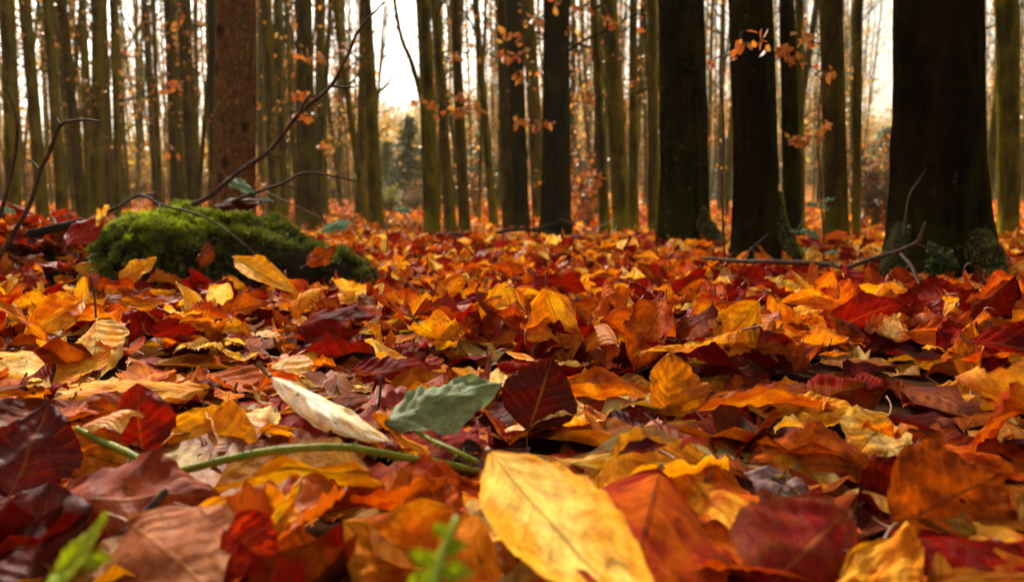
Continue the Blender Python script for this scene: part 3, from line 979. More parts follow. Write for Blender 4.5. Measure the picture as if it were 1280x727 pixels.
sapling(2.9, [(1031, 315), (1027, 250), (1022, 170), (1027, 90), (1024, -30)], [(1025, 175, 985, 178, 12), (1024, 165, 1034, 158, 6), (1026, 90, 975, 62, 12), (1025, 55, 1000, 45, 8), (1026, 100, 1040, 88, 5)],
        'thin beech sapling with orange leaf sprays in front of the brown trunk', .004, .036)
sapling(2.15, [(906, 325), (903, 250), (905, 160), (900, 80), (905, -20)], [(902, 75, 953, 55, 10), (901, 70, 885, 80, 2)], 'thin beech sapling with one orange spray across the black trunk', .003, .03)
sapling(5.5, [(668, 292), (664, 220), (660, 120), (652, 20), (655, -40)], [(662, 150, 640, 160, 6), (656, 70, 625, 66, 7), (658, 45, 632, 40, 6), (655, 20, 680, 25, 5), (662, 150, 690, 152, 6), (660, 100, 640, 86, 4)],
        'thin beech sapling with orange leaves between twin trunk and lone black trunk', .006, .06)
sapling(6.5, [(560, 290), (556, 220), (553, 140), (560, 60), (556, -30)], [(555, 130, 520, 128, 9), (555, 140, 600, 135, 9), (556, 110, 585, 130, 7), (557, 150, 545, 146, 4), (558, 75, 590, 62, 5)],
        'thin sapling with orange leaves among the trunks right of the clearing', .007, .065)
sapling(6.0, [(402, 285), (399, 200), (396, 120), (398, 30), (396, -40)], [(397, 70, 378, 72, 5), (397, 68, 402, 72, 4), (397, 125, 366, 120, 5), (399, 140, 372, 147, 4), (400, 180, 405, 183, 3)],
        'thin sapling with few orange leaves beside the sturdy trunk behind the branch', .006, .06)
sapling(7.0, [(206, 285), (205, 200), (206, 130), (212, 60), (210, -30)], [(207, 110, 226, 104, 8), (207, 115, 212, 110, 3), (208, 70, 226, 20, 6), (205, 190, 222, 192, 4)],
        'thin sapling with pale orange leaves in front of the close pair', .006, .06)
sapling(6.5, [(752, 294), (748, 220), (747, 120), (756, 40), (752, -30)], [(748, 120, 722, 118, 6), (748, 120, 735, 122, 4), (752, 30, 770, 30, 7), (752, 20, 715, 5, 6), (750, 210, 742, 240, 8), (751, 250, 728, 265, 9)],
        'thin sapling with orange leaves right of the lone near-black trunk', .006, .06)

# ------------------------------------------------------------------ mossy stump
K, S = 60, 40
mxs = np.linspace(MX[0], MX[-1], K)
rows = []
for k, x in enumerate(mxs):
    zt, w = np.interp(x, MX, MZ), np.interp(x, MX, MW)
    for j in range(S):
        a = -.25 * PI + 1.5 * PI * j / (S - 1)     # from the front foot over the top to the back foot
        ca, sa = math.cos(a), math.sin(a)
        y = -math.copysign(abs(ca) ** .75, ca) * w
        z = (zt + .03) * (math.copysign(abs(sa) ** .8, sa)) - .03
        q = Vector((x, MD + .05 + y, z))
        f = noise.fractal(q * 9, 1., 2., 4) * .034 + noise.noise(q * 24) * .013
        dirv = Vector((0, -ca, max(sa, 0))).normalized()
        rows.append(q + dirv * (f - .004))
V = np.array(rows)
stump = empty('mossy_stump', (float(V[:, 0].mean()), MD + .05, 0), 'low rotten stump thickly covered in bright green moss among the leaves', 'stump')
so = np.array(stump.location)
body = np_mesh('stump_wood', V - so, leaf_faces(K - 1, S - 1), [M_SOIL])
mesh_obj('rotten_wood', body, stump)
# moss fronds
fv = V.reshape(K, S, 3)
e1 = np.gradient(fv, axis=0)
e2 = np.gradient(fv, axis=1)
nn = np.cross(e1, e2)
nn /= np.linalg.norm(nn, axis=2)[..., None] + 1e-9
if nn[K // 2, S // 2, 2] < 0:
    nn = -nn
NM = 30000
ki = rs.uniform(0, K - 1.001, NM)
ji = rs.uniform(2, S - 1.001, NM)
k0, j0 = ki.astype(int), ji.astype(int)
a, b = (ki - k0)[:, None], (ji - j0)[:, None]
lerp = lambda A: (A[k0, j0] * (1 - a) + A[k0 + 1, j0] * a) * (1 - b) + (A[k0, j0 + 1] * (1 - a) + A[k0 + 1, j0 + 1] * a) * b
p0, n0 = lerp(fv), lerp(nn)
cl = np.array([noise.noise(Vector(p) * 16) for p in p0])
cl2 = np.array([noise.noise(Vector(p) * 45 + Vector((5, 5, 5))) for p in p0])
fr_ = 1.5 * np.clip(.5 - n0[:, 2], 0, 1) + .85 * sm(-.66, -.40, p0[:, 0]) + .5 * sm(.07, .01, p0[:, 2])
keep = (cl2 + cl * 1.1 > -.42 + .55 * fr_) & (p0[:, 2] > -.05)
p0, n0, cl, cl2 = p0[keep], n0[keep], cl[keep], cl2[keep]
m = len(p0)
L = rs.uniform(.008, .021, m)[:, None] * (1 + .8 * cl2[:, None])
d = n0 + rs.normal(0, .42, (m, 3)) + np.array([0, 0, .15])
d /= np.linalg.norm(d, axis=1)[:, None]
droop = np.array([0, 0, -1.]) * .35 + n0 * .2
sd = np.cross(d, rs.normal(0, 1, (m, 3)))
sd /= np.linalg.norm(sd, axis=1)[:, None]
wd = .0012 + .0009 * rs.rand(m)[:, None]
base, mid_, tip = p0 - n0 * .002, p0 + d * L * .55, p0 + d * L + droop * L * .5
VV, QQ, TT = [], [], []
wd = wd * 1.5
l1 = mid_ + sd * L * .4 + d * L * .25
l2 = mid_ - sd * L * .4 + d * L * .25
l3 = p0 + d * L * .25 + sd * L * .38 + d * L * .15
l4 = p0 + d * L * .25 - sd * L * .38 + d * L * .15
st = np.stack([base - sd * wd, base + sd * wd, mid_ + sd * wd, mid_ - sd * wd, tip, l1, l2, l3, l4, p0 + d * L * .22, p0 + d * L * .34], 1)
T = np.array([[0, 1, 2], [0, 2, 3], [3, 2, 4], [2, 3, 5], [3, 2, 6], [9, 10, 7], [10, 9, 8]])
TT = (T[None] + (np.arange(m) * 11)[:, None, None]).reshape(-1, 3)
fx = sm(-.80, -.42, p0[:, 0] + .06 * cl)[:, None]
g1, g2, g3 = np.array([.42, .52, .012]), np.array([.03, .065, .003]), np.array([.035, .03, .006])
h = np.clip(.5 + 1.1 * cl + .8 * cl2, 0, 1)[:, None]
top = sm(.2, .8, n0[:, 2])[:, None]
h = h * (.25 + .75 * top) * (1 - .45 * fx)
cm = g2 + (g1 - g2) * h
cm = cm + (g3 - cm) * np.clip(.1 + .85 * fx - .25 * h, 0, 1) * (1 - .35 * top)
gold = (rs.rand(m) < .07)[:, None]
cm = np.where(gold, np.array([.3, .27, .06]), cm) * rs.uniform(.65, 1.25, (m, 1))
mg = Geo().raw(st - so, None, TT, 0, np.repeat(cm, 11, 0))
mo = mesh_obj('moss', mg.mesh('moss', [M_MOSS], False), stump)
mo['kind'] = 'stuff'


def fronds_on(path, rad, n, tone):
    P = np.asarray(path)
    g = Geo()
    T_ = []
    t = rs.rand(n) * (len(P) - 1.001)
    i = t.astype(int)
    f = (t - i)[:, None]
    c = P[i] * (1 - f) + P[i + 1] * f
    R_ = np.interp(t, np.arange(len(P)), np.interp(np.linspace(0, 1, len(P)), np.linspace(0, 1, len(rad)), rad))[:, None]
    nrm = rs.normal(0, 1, (n, 3))
    nrm[:, 2] = np.abs(nrm[:, 2]) * .8 - .1
    nrm /= np.linalg.norm(nrm, axis=1)[:, None]
    p = c + nrm * R_ * .96
    L_ = rs.uniform(.004, .010, n)[:, None]
    d_ = nrm + rs.normal(0, .45, (n, 3))
    d_ /= np.linalg.norm(d_, axis=1)[:, None]
    s_ = np.cross(d_, rs.normal(0, 1, (n, 3)))
    s_ /= np.linalg.norm(s_, axis=1)[:, None]
    V_ = np.stack([p - s_ * .0012, p + s_ * .0012, p + d_ * L_, p + d_ * L_ * .4 + s_ * L_ * .45, p + d_ * L_ * .4 - s_ * L_ * .45], 1)
    T_ = (np.array([[0, 1, 2], [0, 1, 3], [0, 1, 4]])[None] + (np.arange(n) * 5)[:, None, None]).reshape(-1, 3)
    cl_ = np.array(tone) * rs.uniform(.5, 1.5, (n, 1))
    return g.raw(V_, None, T_, 0, np.repeat(cl_, 5, 0)).mesh('moss', [M_MOSS], False)


def mossy_root(label_start, pts, rad, n, tone=(.2, .23, .02)):
    t = next(o for o in scene.objects if o.get('label', '').startswith(label_start))
    org = np.array(t.location)
    path = smooth_path([np.array(at(*p)) - org for p in pts], 6)
    r = mesh_obj('mossy_root', Geo().tube(path, rad, 12, 0, .12).mesh('mossy_root', [M_SOIL]), t)
    m_ = mesh_obj('moss', fronds_on(path, rad, n, tone), r)
    m_['kind'] = 'stuff'


mossy_root('wide black trunk with a pale', [(876, 262, 3.38), (881, 282, 3.36), (890, 297, 3.3), (900, 308, 3.25)], [.02, .036, .04, .02], 2600)
mossy_root('wide black trunk with a mossy', [(974, 240, 2.5), (977, 275, 2.48), (984, 300, 2.44), (998, 322, 2.38)], [.008, .014, .022, .016], 2400)
mossy_root('widest trunk of all', [(1212, 262, 1.86), (1222, 300, 1.82), (1234, 328, 1.77), (1248, 356, 1.72)], [.016, .03, .036, .02], 4200, (.17, .17, .02))
mossy_root('widest trunk of all', [(1128, 285, 1.84), (1120, 315, 1.8), (1108, 345, 1.75)], [.014, .022, .016], 1200, (.06, .07, .01))

# ------------------------------------------------------------------ twigs and branches
def branch(name, label, cat, runs, mat=M_TWIG, part='side_twig', jit=.1, group=None):
    """runs: list of (points [(px,py,d)...], radii, sides); the first is the thing, the others its side twigs."""
    root = None
    for i, (pts, rad, sides) in enumerate(runs):
        W = [np.array(at(*p)) for p in pts]
        if root is None:
            org = W[0]
            g = Geo().tube(smooth_path([w - org for w in W], 7), rad, sides, 0, jit)
            root = mesh_obj(name, g.mesh(name, [mat]), None, org)
            tag(root, label, cat, group)
        else:
            g = Geo().tube(smooth_path([w - org for w in W], 5), rad, sides, 0, jit)
            mesh_obj(part, g.mesh(part, [mat]), root)
    return root


bd = 1.72
branch('dead_branch', 'long bare dead branch rising from the moss up past the tree tops', 'branch', [
    ([(240, 256, bd), (262, 245, bd), (300, 214, bd), (337, 188, bd), (374, 142, bd - .02), (413, 108, bd - .03), (436, 66, bd - .04), (449, 37, bd - .05), (480, 3, bd - .06)], [.0052, .005, .0046, .004, .0034, .0028, .0018], 8),
    ([(413, 108, bd - .03), (428, 109, bd - .05), (442, 109, bd - .06)], [.0026, .0022, .0018], 6),
    ([(374, 142, bd - .02), (380, 128, bd - .03), (389, 117, bd - .03)], [.003, .0026, .0018], 6),
    ([(337, 188, bd), (344, 195, bd - .02), (351, 196, bd - .03)], [.003, .0025, .0015], 6)])
branch('dead_twig', 'arching thin dead twig crossing in front of trunks above the moss', 'twig', [
    ([(290, 252, bd), (312, 243, bd), (354, 229, bd - .02), (382, 216, bd - .03), (420, 221, bd - .04), (451, 228, bd - .04)], [.0036, .0034, .003, .0026, .002, .0016], 7),
    ([(354, 229, bd - .02), (362, 233, bd - .03), (371, 236, bd - .03)], [.0022, .0018, .0014], 6)])
branch('dead_twig', 'straight pale dry twig slanting down to the right above the moss', 'twig', [
    ([(331, 239, bd), (365, 255, bd - .01), (402, 272, bd)], [.0016, .0015, .0012], 6)], M_PALETWIG)
branch('dead_twig', 'short dark twig leaning left above the right end of the moss', 'twig', [
    ([(412, 290, bd), (398, 262, bd), (380, 233, bd)], [.0024, .002, .0015], 6), ([(398, 262, bd), (420, 252, bd), (436, 258, bd)], [.0012, .001, .0007], 5)])
branch('dead_twig', 'thin brown twig draped across the front of the moss', 'twig', [
    ([(118, 272, 1.62), (152, 256, 1.62), (176, 244, 1.62), (202, 256, 1.6), (255, 271, 1.58), (300, 301, 1.53), (339, 337, 1.5)], [.0026, .0026, .0026, .0024, .002, .0017, .0012], 7),
    ([(199, 255, 1.6), (200, 262, 1.58), (200, 267, 1.57)], [.0016, .0014, .001], 5),
    ([(176, 244, 1.62), (185, 243, 1.63), (193, 241, 1.64)], [.0022, .002, .0015], 5)])
branch('dead_twig', 'crooked bare twig with bent tip over the red leaf heap', 'twig', [
    ([(-6, 330, 1.3), (12, 300, 1.3), (37, 256, 1.29), (50, 214, 1.29), (62, 190, 1.28), (76, 157, 1.27), (103, 150, 1.26), (126, 152, 1.25)], [.0038, .0036, .0034, .003, .003, .0026, .002, .0014], 8),
    ([(76, 157, 1.27), (71, 149, 1.28), (67, 145, 1.28)], [.0026, .002, .0014], 6),
    ([(50, 214, 1.29), (42, 204, 1.3), (36, 200, 1.3)], [.0028, .0022, .0016], 6)])
branch('dead_twig', 'upright curved bare twig nearest the edge on the left', 'twig', [
    ([(-14, 300, 1.2), (0, 268, 1.2), (12, 225, 1.2), (20, 185, 1.2), (21, 157, 1.2), (16, 132, 1.21), (5, 108, 1.21)], [.003, .0028, .0026, .0024, .002, .0016, .001], 7)])
branch('fallen_stick', 'dark round stick with cut end lying on the red leaf heap', 'stick', [
    ([(34, 293, 1.55), (70, 285, 1.58), (104, 277, 1.62)], [.0075, .0078, .0082], 12)], M_LOG)
branch('fallen_branch', 'long bare fallen branch lying before the widest trunk', 'branch', [
    ([(878, 322, 2.15), (920, 326, 2.05), (960, 327, 1.95), (1034, 330, 1.85), (1056, 334, 1.8), (1092, 323, 1.75), (1125, 313, 1.72), (1147, 302, 1.7), (1152, 290, 1.7), (1157, 277, 1.7)], [.004, .0055, .006, .006, .0055, .005, .0045, .004, .003, .002], 8),
    ([(1062, 334, 1.8), (1058, 345, 1.72), (1055, 364, 1.66)], [.0034, .003, .0024], 6),
    ([(1125, 316, 1.72), (1139, 332, 1.66), (1146, 348, 1.62), (1153, 364, 1.58)], [.0034, .004, .0034, .0026], 6),
    ([(1145, 304, 1.7), (1169, 314, 1.68), (1190, 326, 1.66)], [.0024, .002, .0014], 6),
    ([(1064, 337, 1.79), (1092, 346, 1.74), (1116, 350, 1.72)], [.003, .0024, .0018], 6)])
branch('dead_twig', 'thin twig leaning on the front of the widest trunk', 'twig', [
    ([(1128, 300, 1.74), (1136, 247, 1.77), (1147, 228, 1.78), (1158, 211, 1.78)], [.0022, .002, .0018, .001], 6)])
branch('fallen_branch', 'dark thin fallen branch lying below the twin trunk', 'branch', [
    ([(530, 299, 3.6), (560, 292, 3.6), (605, 298, 3.5), (630, 289, 3.5), (663, 287, 3.5), (700, 294, 3.4)], [.005, .007, .008, .008, .007, .005], 7),
    ([(640, 288, 3.5), (652, 275, 3.5), (664, 268, 3.5)], [.004, .003, .002], 5),
    ([(663, 287, 3.5), (690, 280, 3.45), (706, 268, 3.45)], [.004, .003, .002], 5),
    ([(612, 296, 3.5), (624, 300, 3.4), (640, 303, 3.3)], [.004, .003, .002], 5)], M_LOG)
branch('dead_twig', 'curved grey twig arching up beside the lone near-black trunk', 'twig', [
    ([(720, 298, 3.7), (735, 290, 3.7), (752, 282, 3.7), (768, 276, 3.7), (770, 284, 3.7), (764, 294, 3.6)], [.004, .0035, .003, .003, .0025, .002], 6),
    ([(735, 290, 3.7), (722, 282, 3.7), (700, 273, 3.7)], [.003, .002, .0015], 5)], M_PALETWIG)
branch('dead_twig', 'forked dark twig standing between the two wide black trunks', 'twig', [
    ([(884, 325, 2.4), (892, 312, 2.4), (902, 292, 2.42), (909, 268, 2.44)], [.0034, .003, .0024, .0014], 6),
    ([(892, 312, 2.4), (880, 309, 2.35), (866, 308, 2.3)], [.003, .003, .002], 5)])
branch('dead_twig', 'reddish twig rising before the trunk with the running root', 'twig', [
    ([(926, 326, 2.3), (940, 310, 2.32), (955, 297, 2.33), (962, 290, 2.33)], [.003, .0026, .002, .0014], 6)])
branch('dead_branch', 'slender bare limb leaning left across the sky above the clearing', 'branch', [
    ([(545, 210, 7.4), (528, 128, 7.4), (515, 80, 7.4), (500, 40, 7.4), (487, -40, 7.4)], [.03, .026, .022, .018, .014], 7)], M_OLIVE)
# little dry stalks standing out of the litter
stk = [(120, 398, 112, 345, .95, 'thin dark stalk standing among the golden leaves below the moss'), (1243, 445, 1238, 400, .8, 'thin dark stalk standing before the far right leaves'),
       (470, 520, 476, 470, .66, 'thin brown stalk standing behind the green bramble leaf'), (1060, 372, 1064, 340, 1.35, 'thin stalk standing below the fallen branch on the right'),
       (152, 668, 208, 612, .4, 'blunt brown twig slanting over the pinkish-brown leaf')]
for x0, y0, x1, y1, d, lab in stk:
    branch('dead_twig', lab, 'twig', [([(x0, y0, d), ((x0 + x1) / 2 + 2, (y0 + y1) / 2, d + .01), (x1, y1, d + .02)], [.0011 if d > .5 else .0018, .0012 if d > .5 else .0019, .001 if d > .5 else .0021], 7)])

# ------------------------------------------------------------------ single leaves
FREE_IDX = None
N_SINGLE = 0


def leaf_object(P1, label, nu=20, nv=12, mat=M_LEAF, name='beech_leaf', cat='leaf', group='fallen beech leaves', parent=None, serr=0., lobes=0., stalk=True, part=None):
    """P1: parameters of ONE leaf (arrays of length 1) with R and pos set."""
    loc, start = leaf_local(P1, nu, nv, serr, lobes)
    pos = P1['pos'][0]
    W = to_world(loc, P1)[0] - pos
    n = len(W)
    at_ = {'col': np.tile(P1['c1'][0], (n, 1)), 'col2': np.tile(P1['c2'][0], (n, 1)), 'rnd': np.full(n, P1['rnd'][0])}
    me = np_mesh(part or name, W, leaf_faces(nu, nv), [mat], leaf_uv(nu, nv), at_)
    if parent is not None:
        o = mesh_obj(part or name, me, parent, Vector(pos) - parent.location)
    else:
        o = mesh_obj(name, me, None, pos)
        tag(o, label, cat, group)
    if stalk:
        sv, sf = stalk_local(P1, start)
        sw = to_world(sv, P1)[0] - pos
        mesh_obj('stalk', np_mesh('stalk', sw, sf, [M_STALK if mat is M_LEAF else M_STEM]), o)
    return o


HERO_FOOT = []


def hero(label, B, T, W, c1, c2=None, ref=(0, -.45, 1), fold=.1, curl=.2, bend=0., tipc=0., twist=0., ruf=.003, crum=.002, corr=.0014, seed=None, sl=.015, tint=1., shp=1.1, **kw):
    P = leaf_params(1)
    b, t = np.array(at(*B)), np.array(at(*T))
    X = t - b
    L = np.linalg.norm(X)
    X /= L
    r = np.array(ref, float)
    Z = r - X * r.dot(X)
    Z /= np.linalg.norm(Z)
    Y = np.cross(Z, X)
    k = abs(bend) / 2
    P['L'][:] = L * (k / math.sin(k) if k > .01 else 1)
    P['W'][:] = W
    for n_, v_ in (('fold', fold), ('curl', curl), ('bend', bend), ('tipc', tipc), ('twist', twist), ('ruf', ruf), ('crum', crum), ('corr', corr), ('sl', sl), ('shp', shp), ('rag', 0.)):
        P[n_][:] = v_
    if seed is not None:
        P['rnd'][:] = seed
    C1 = np.array(CLASS[c1][0] if isinstance(c1, str) else c1) * tint
    C2 = np.array((CLASS[c2][0] if isinstance(c2, str) else c2) if c2 is not None else CLASS[c1][1]) * tint
    P['c1'][:] = C1
    P['c2'][:] = C2
    P['R'] = np.stack([X, Y, Z], 1)[None]
    P['pos'] = ((b + t) / 2)[None]
    for k_ in (.1, .5, .9):             # where it stands, and the strip in front that must not hide it
        q_ = b + (t - b) * k_
        HERO_FOOT.append((q_[0], q_[1]))
        if q_[1] < 1.2:
            HERO_FOOT.append((q_[0] * .9, q_[1] * .9))
        if .44 < q_[1] < .8 and (.45 < W < .7 or label is None or 'cream-white' in label or 'standing' in label):
            HERO_FOOT.append((q_[0] * .8, q_[1] * .8))
    return leaf_object(P, label, 34, 16, **kw)


hero('large pale yellow leaf with brown spots pointing toward the viewer, bottom middle', (610, 556, .44), (846, 800, .27), .059, (.90, .60, .13), (.86, .40, .025), (.0, -.75, 1), .16, .25, .25, .6, .1, .002, .0014, .0016, .31, .012, shp=1.35)
hero('broad orange-red leaf folded along its midrib, right of the pale yellow leaf', (824, 590, .452), (778, 775, .295), .095, 'orange', (.34, .03, .007), (.05, -.6, 1), -.3, -.1, -.2, 0, .1, .003, .0015, .0014, .62)
hero('dark maroon leaf standing upright behind the green bramble leaf', (660, 540, .60), (690, 448, .63), .062, 'dark maroon', (.06, .006, .004), (-.1, -1, .15), .1, .3, .2, seed=.13)  # shade on its viewer-facing side is put into the dark colour
hero('veined amber leaf standing upright, half of it facing the viewer', (836, 528, .66), (838, 440, .69), .066, 'amber', (.45, .13, .015), (.25, -1, .25), .55, .1, .3, corr=.0022, seed=.77)
hero('dark purple-maroon rounded leaf with white specks beside the standing amber leaf', (762, 552, .60), (826, 520, .63), .046, 'dark maroon', (.05, .006, .006), (0, -1, .5), -.2, -.4, -.3)
hero('crimson arched leaf below the dark purple rounded leaf', (776, 588, .53), (902, 582, .54), .036, 'crimson', (.36, .02, .006), (0, -.7, 1), -.15, -.35, -.45)
hero('broad crimson leaf lying tilted, just left above the green bramble leaf', (430, 470, .82), (560, 468, .80), .074, 'crimson', None, (0, -.7, 1), -.1, -.3, -.35, seed=.21)
hero('cream-white leaf rolled into a bright narrow strip left of the bramble leaf', (338, 470, .655), (490, 552, .50), .034, (.93, .84, .66), (.85, .62, .3), (-.35, -.7, 1), -.3, -1.2, .15, 0, .2, .002, seed=.41)
hero('deep red leaf standing up in a pointed triangle on the left', (176, 572, .56), (171, 478, .58), .05, 'crimson', (.16, .01, .006), (.1, -1, .2), -.1, -.3, .2)
hero('golden leaf folded like a boat behind the arched bramble stem', (212, 530, .60), (338, 590, .545), .07, 'golden', 'amber', (.1, -.9, .8), .35, .35, .3, .5, seed=.52)
hero('wide golden leaf lying flat at the left above the red triangle', (262, 486, .72), (48, 512, .66), .06, 'golden', 'amber', (0, -.45, 1), -.1, -.2, -.3, seed=.18)
hero('orange leaf under the short end of the bramble stem on the left', (60, 552, .56), (178, 592, .53), .042, 'amber', 'orange', (0, -1, .8), .1, -.2, -.3)
hero('large rust-red leaf arching over the pinkish-brown leaf at lower left', (55, 640, .43), (275, 620, .44), .075, (.34, .07, .02), (.2, .03, .012), (0, -.8, 1), -.2, -.4, -.7, seed=.66)
hero('smooth pinkish-brown leaf under the rust-red arch at lower left', (160, 652, .40), (276, 745, .345), .07, 'pinkish-brown', (.42, .17, .08), (0, -.8, 1), -.1, -.2, -.2, corr=.0006, seed=.92)
hero('dark red leaf standing close to the viewer in the lower left corner', (30, 752, .36), (60, 600, .42), .06, (.12, .012, .008), (.06, .006, .005), (.2, -1, .3), .1, .2, .2)
hero('dark red leaf behind the one in the lower left corner', (12, 620, .47), (62, 500, .52), .06, (.12, .012, .008), (.07, .006, .005), (.2, -1, .3), -.1, -.2, .2)
hero('golden ragged leaf right of the rust-red arch, above a small red leaf', (252, 640, .42), (392, 690, .39), .05, 'golden', 'amber', (0, -.8, 1), .1, .2, .2, ruf=.006)
hero('small bright red leaf bending down below the golden ragged leaf', (282, 662, .375), (348, 706, .36), .034, (.42, .03, .01), 'crimson', (0, -1, .6), .1, .3, -.4)
hero('twisted ochre strip of leaf standing up near the arched bramble stem', (334, 682, .39), (380, 588, .42), .012, 'golden', (.45, .28, .06), (.3, -1, .2), .3, 1., .5, 0, .9)
hero('big glowing orange leaf curving up at the bottom, left of the pale yellow leaf', (622, 748, .345), (428, 650, .39), .07, 'orange', 'amber', (0, -.75, 1), .15, .35, .7, .3, seed=.36)
hero('rust leaf with a dark upright tip touching the pale yellow leaf', (525, 676, .40), (560, 594, .44), .04, 'rust-brown', 'orange', (.1, -1, .4), .15, .4, .3)
hero('large crimson leaf close to the viewer at the lower right', (950, 742, .36), (1062, 636, .42), .075, 'crimson', 'rust-brown', (0, -1, .7), -.12, -.35, -.3, seed=.27)
hero('striped orange leaf propped up above the lavender-grey leaf', (1102, 590, .52), (925, 580, .54), .08, 'orange', 'rust-brown', (0, -.8, .9), -.15, -.3, -.5, corr=.0026, seed=.47)
hero('lavender-grey narrow leaf lying between orange and golden leaves on the right', (925, 590, .51), (1022, 628, .47), .03, (.30, .2, .19), (.2, .1, .1), (0, -.7, 1), .1, -.2, .1, seed=.15)
hero('golden leaf with a dark blemish left of the lavender-grey leaf', (845, 575, .50), (948, 690, .40), .062, 'golden', 'orange', (-.1, -.6, 1), -.2, -.1, .1, seed=.71)
hero('orange striped leaf curling up at the right, partly eaten', (1120, 655, .42), (1256, 590, .47), .075, 'orange', 'rust-brown', (-.1, -1, .8), .15, .3, .4, corr=.0026, seed=.57)
hero('bright gold leaf at the bottom right of the large crimson leaf', (1066, 690, .39), (1150, 730, .36), .055, (.78, .36, .03), 'amber', (0, -.8, 1), .1, .1, .1)
hero('dark crimson leaf standing in shadow right of the striped orange leaf', (1080, 628, .48), (1148, 590, .50), .042, (.13, .008, .005), (.06, .005, .004), (0, -1, .4), .1, .2, .2)
hero('red-brown arched leaf over a golden one at the right', (1000, 505, .70), (1112, 480, .72), .07, 'rust-brown', 'crimson', (0, -.8, .9), -.3, -.6, -.7)
hero('golden leaf lying flat under the red-brown arched leaf', (962, 505, .66), (1082, 520, .63), .05, 'amber', 'golden', (0, -.4, 1), -.1, -.1, -.2)
hero('pale golden leaf with a long stalk pointing up in the right half', (1110, 520, .60), (1065, 575, .55), .05, 'golden', 'cream', (0, -.8, 1), .2, .2, .1, sl=.03)
hero('golden leaf with wavy lit edges in front of the moss', (292, 322, 1.34), (372, 366, 1.22), .052, (.86, .46, .06), 'golden', (-.3, -.7, .8), .4, .5, .2)
hero('crimson leaf propped against the left end of the moss mound', (84, 306, 1.52), (128, 264, 1.6), .06, (.3, .012, .006), 'crimson', (.1, -1, .5), -.1, -.3, .1)
hero('crumpled cream leaf on top of the crimson one left of the moss', (120, 280, 1.55), (136, 256, 1.58), .03, 'cream', 'golden', (.3, -1, .5), .5, 1.2, .8, ruf=.008, crum=.005)
hero('dark maroon leaf lying on top of the moss beside the dead branch', (268, 256, 1.74), (345, 252, 1.72), .06, 'dark maroon', (.06, .004, .002), (0, -.5, 1), -.15, -.3, -.4, seed=.3)
hero('golden veined leaf standing on its tip at left, below the moss', (120, 400, .98), (122, 478, .86), .075, 'golden', 'cream', (-.1, -.9, .7), -.15, -.2, -.2, corr=.0024, seed=.33)
hero('maroon leaf with pale specks behind the green bramble leaf, left of middle', (372, 408, 1.05), (470, 396, 1.02), .08, 'dark maroon', 'crimson', (0, -.8, .9), -.2, -.5, -.4)
hero('small brown leaf tucked into a dark hollow of the moss front', (252, 334, 1.60), (262, 300, 1.62), .035, 'rust-brown', None, (.1, -1, .3), -.1, -.4, .2)
hero('rust leaf leaning on the dark right flank of the moss mound', (384, 330, 1.55), (420, 306, 1.60), .045, 'orange', 'rust-brown', (.1, -1, .6), -.1, -.4, .2)
hero('golden leaf leaning on the lower left front of the moss mound', (150, 352, 1.50), (196, 322, 1.56), .05, 'amber', 'golden', (-.1, -1, .6), .15, .3, .2)
hero('cream leaf lying bright at the left edge', (-20, 440, .85), (62, 492, .75), .055, 'cream', 'golden', (.1, -.6, 1), -.1, -.2, -.2)

# ------------------------------------------------------------------ brambles and sprouts
bo = at(204, 594, .5)
bramble = empty('bramble_shoot', bo, 'trailing green bramble shoot with one serrated grey-green leaf over the leaf litter', 'bramble shoot')


def stem_part(pts, rad, parent, name='stem', mat=M_STEM, sides=10, jit=.1):
    o = np.array(parent.location)
    pth = smooth_path([np.array(at(*p)) - o for p in pts], 7)
    g = Geo().tube(pth, rad, sides, 0, jit)
    if mat is M_STEM:                   # prickles
        for i in range(len(pth) * 2):
            q = pth[rs.randint(1, len(pth) - 1)] + rs.normal(0, .0012, 3)
            d = rs.normal(0, 1, 3)
            d /= np.linalg.norm(d)
            g.tube(np.array([q, q + d * .0042]), [.0006, .0001], 4, 0, 0, False)
    return mesh_obj(name, g.mesh(name, [mat]), parent)


stem_part([(174, 595, .47), (204, 594, .475), (262, 579, .475), (322, 566, .475), (375, 560, .475), (431, 559, .48), (471, 565, .485), (503, 571, .49), (550, 578, .50), (602, 590, .52)], [.0016, .0023, .0024, .0024, .0023, .0022, .0024, .0022, .0022], bramble)
stem_part([(96, 535, .56), (127, 551, .54), (161, 566, .52), (191, 582, .495), (212, 592, .478)], [.0022, .0024, .0024, .0023], bramble)
stem_part([(502, 526, .585), (534, 547, .55), (566, 562, .525), (598, 578, .515)], [.0014, .0016, .0017, .0018], bramble, 'leaf_stalk')
hero(None, (480, 530, .56), (630, 476, .60), .05, (.16, .225, .1), (.22, .29, .14), (-.12, -.85, 1), -.22, -.35, -.25, -.6, .25, .004, .002, .0022, .4, mat=M_BRAMBLE, part='serrated_leaf', parent=bramble, serr=.1, lobes=.03, stalk=False)


for st_ in ([(204, 594, .475), (322, 566, .475), (431, 559, .48), (503, 571, .49), (602, 590, .52)], [(96, 535, .56), (161, 566, .52), (212, 592, .478)]):
    for q_ in smooth_path([np.array(at(*p)) for p in st_], 3):
        for k_ in (1., .92, .84):
            HERO_FOOT.append((q_[0] * k_, q_[1] * k_))


def bramble_plant(label, d, stem, lvs, r=.002):
    b = at(stem[0][0], stem[0][1], d)
    o = empty('bramble_plant', b, label, 'bramble')
    stem_part([(x, y, d) for x, y in stem], [r, r * .8, r * .5], o, 'stem', M_PALETWIG, 6)
    for (x0, y0, x1, y1, w) in lvs:
        hero(None, (x0, y0, d), (x1, y1, d - .03), w, (.13, .24, .12), (.2, .32, .2), (rs.uniform(-.3, .3), -.7, 1), -.15, -.4, -.5, 0, .1, .003, .001, .0015, mat=M_BRAMBLE, part='leaf', parent=o, serr=.08, stalk=False)


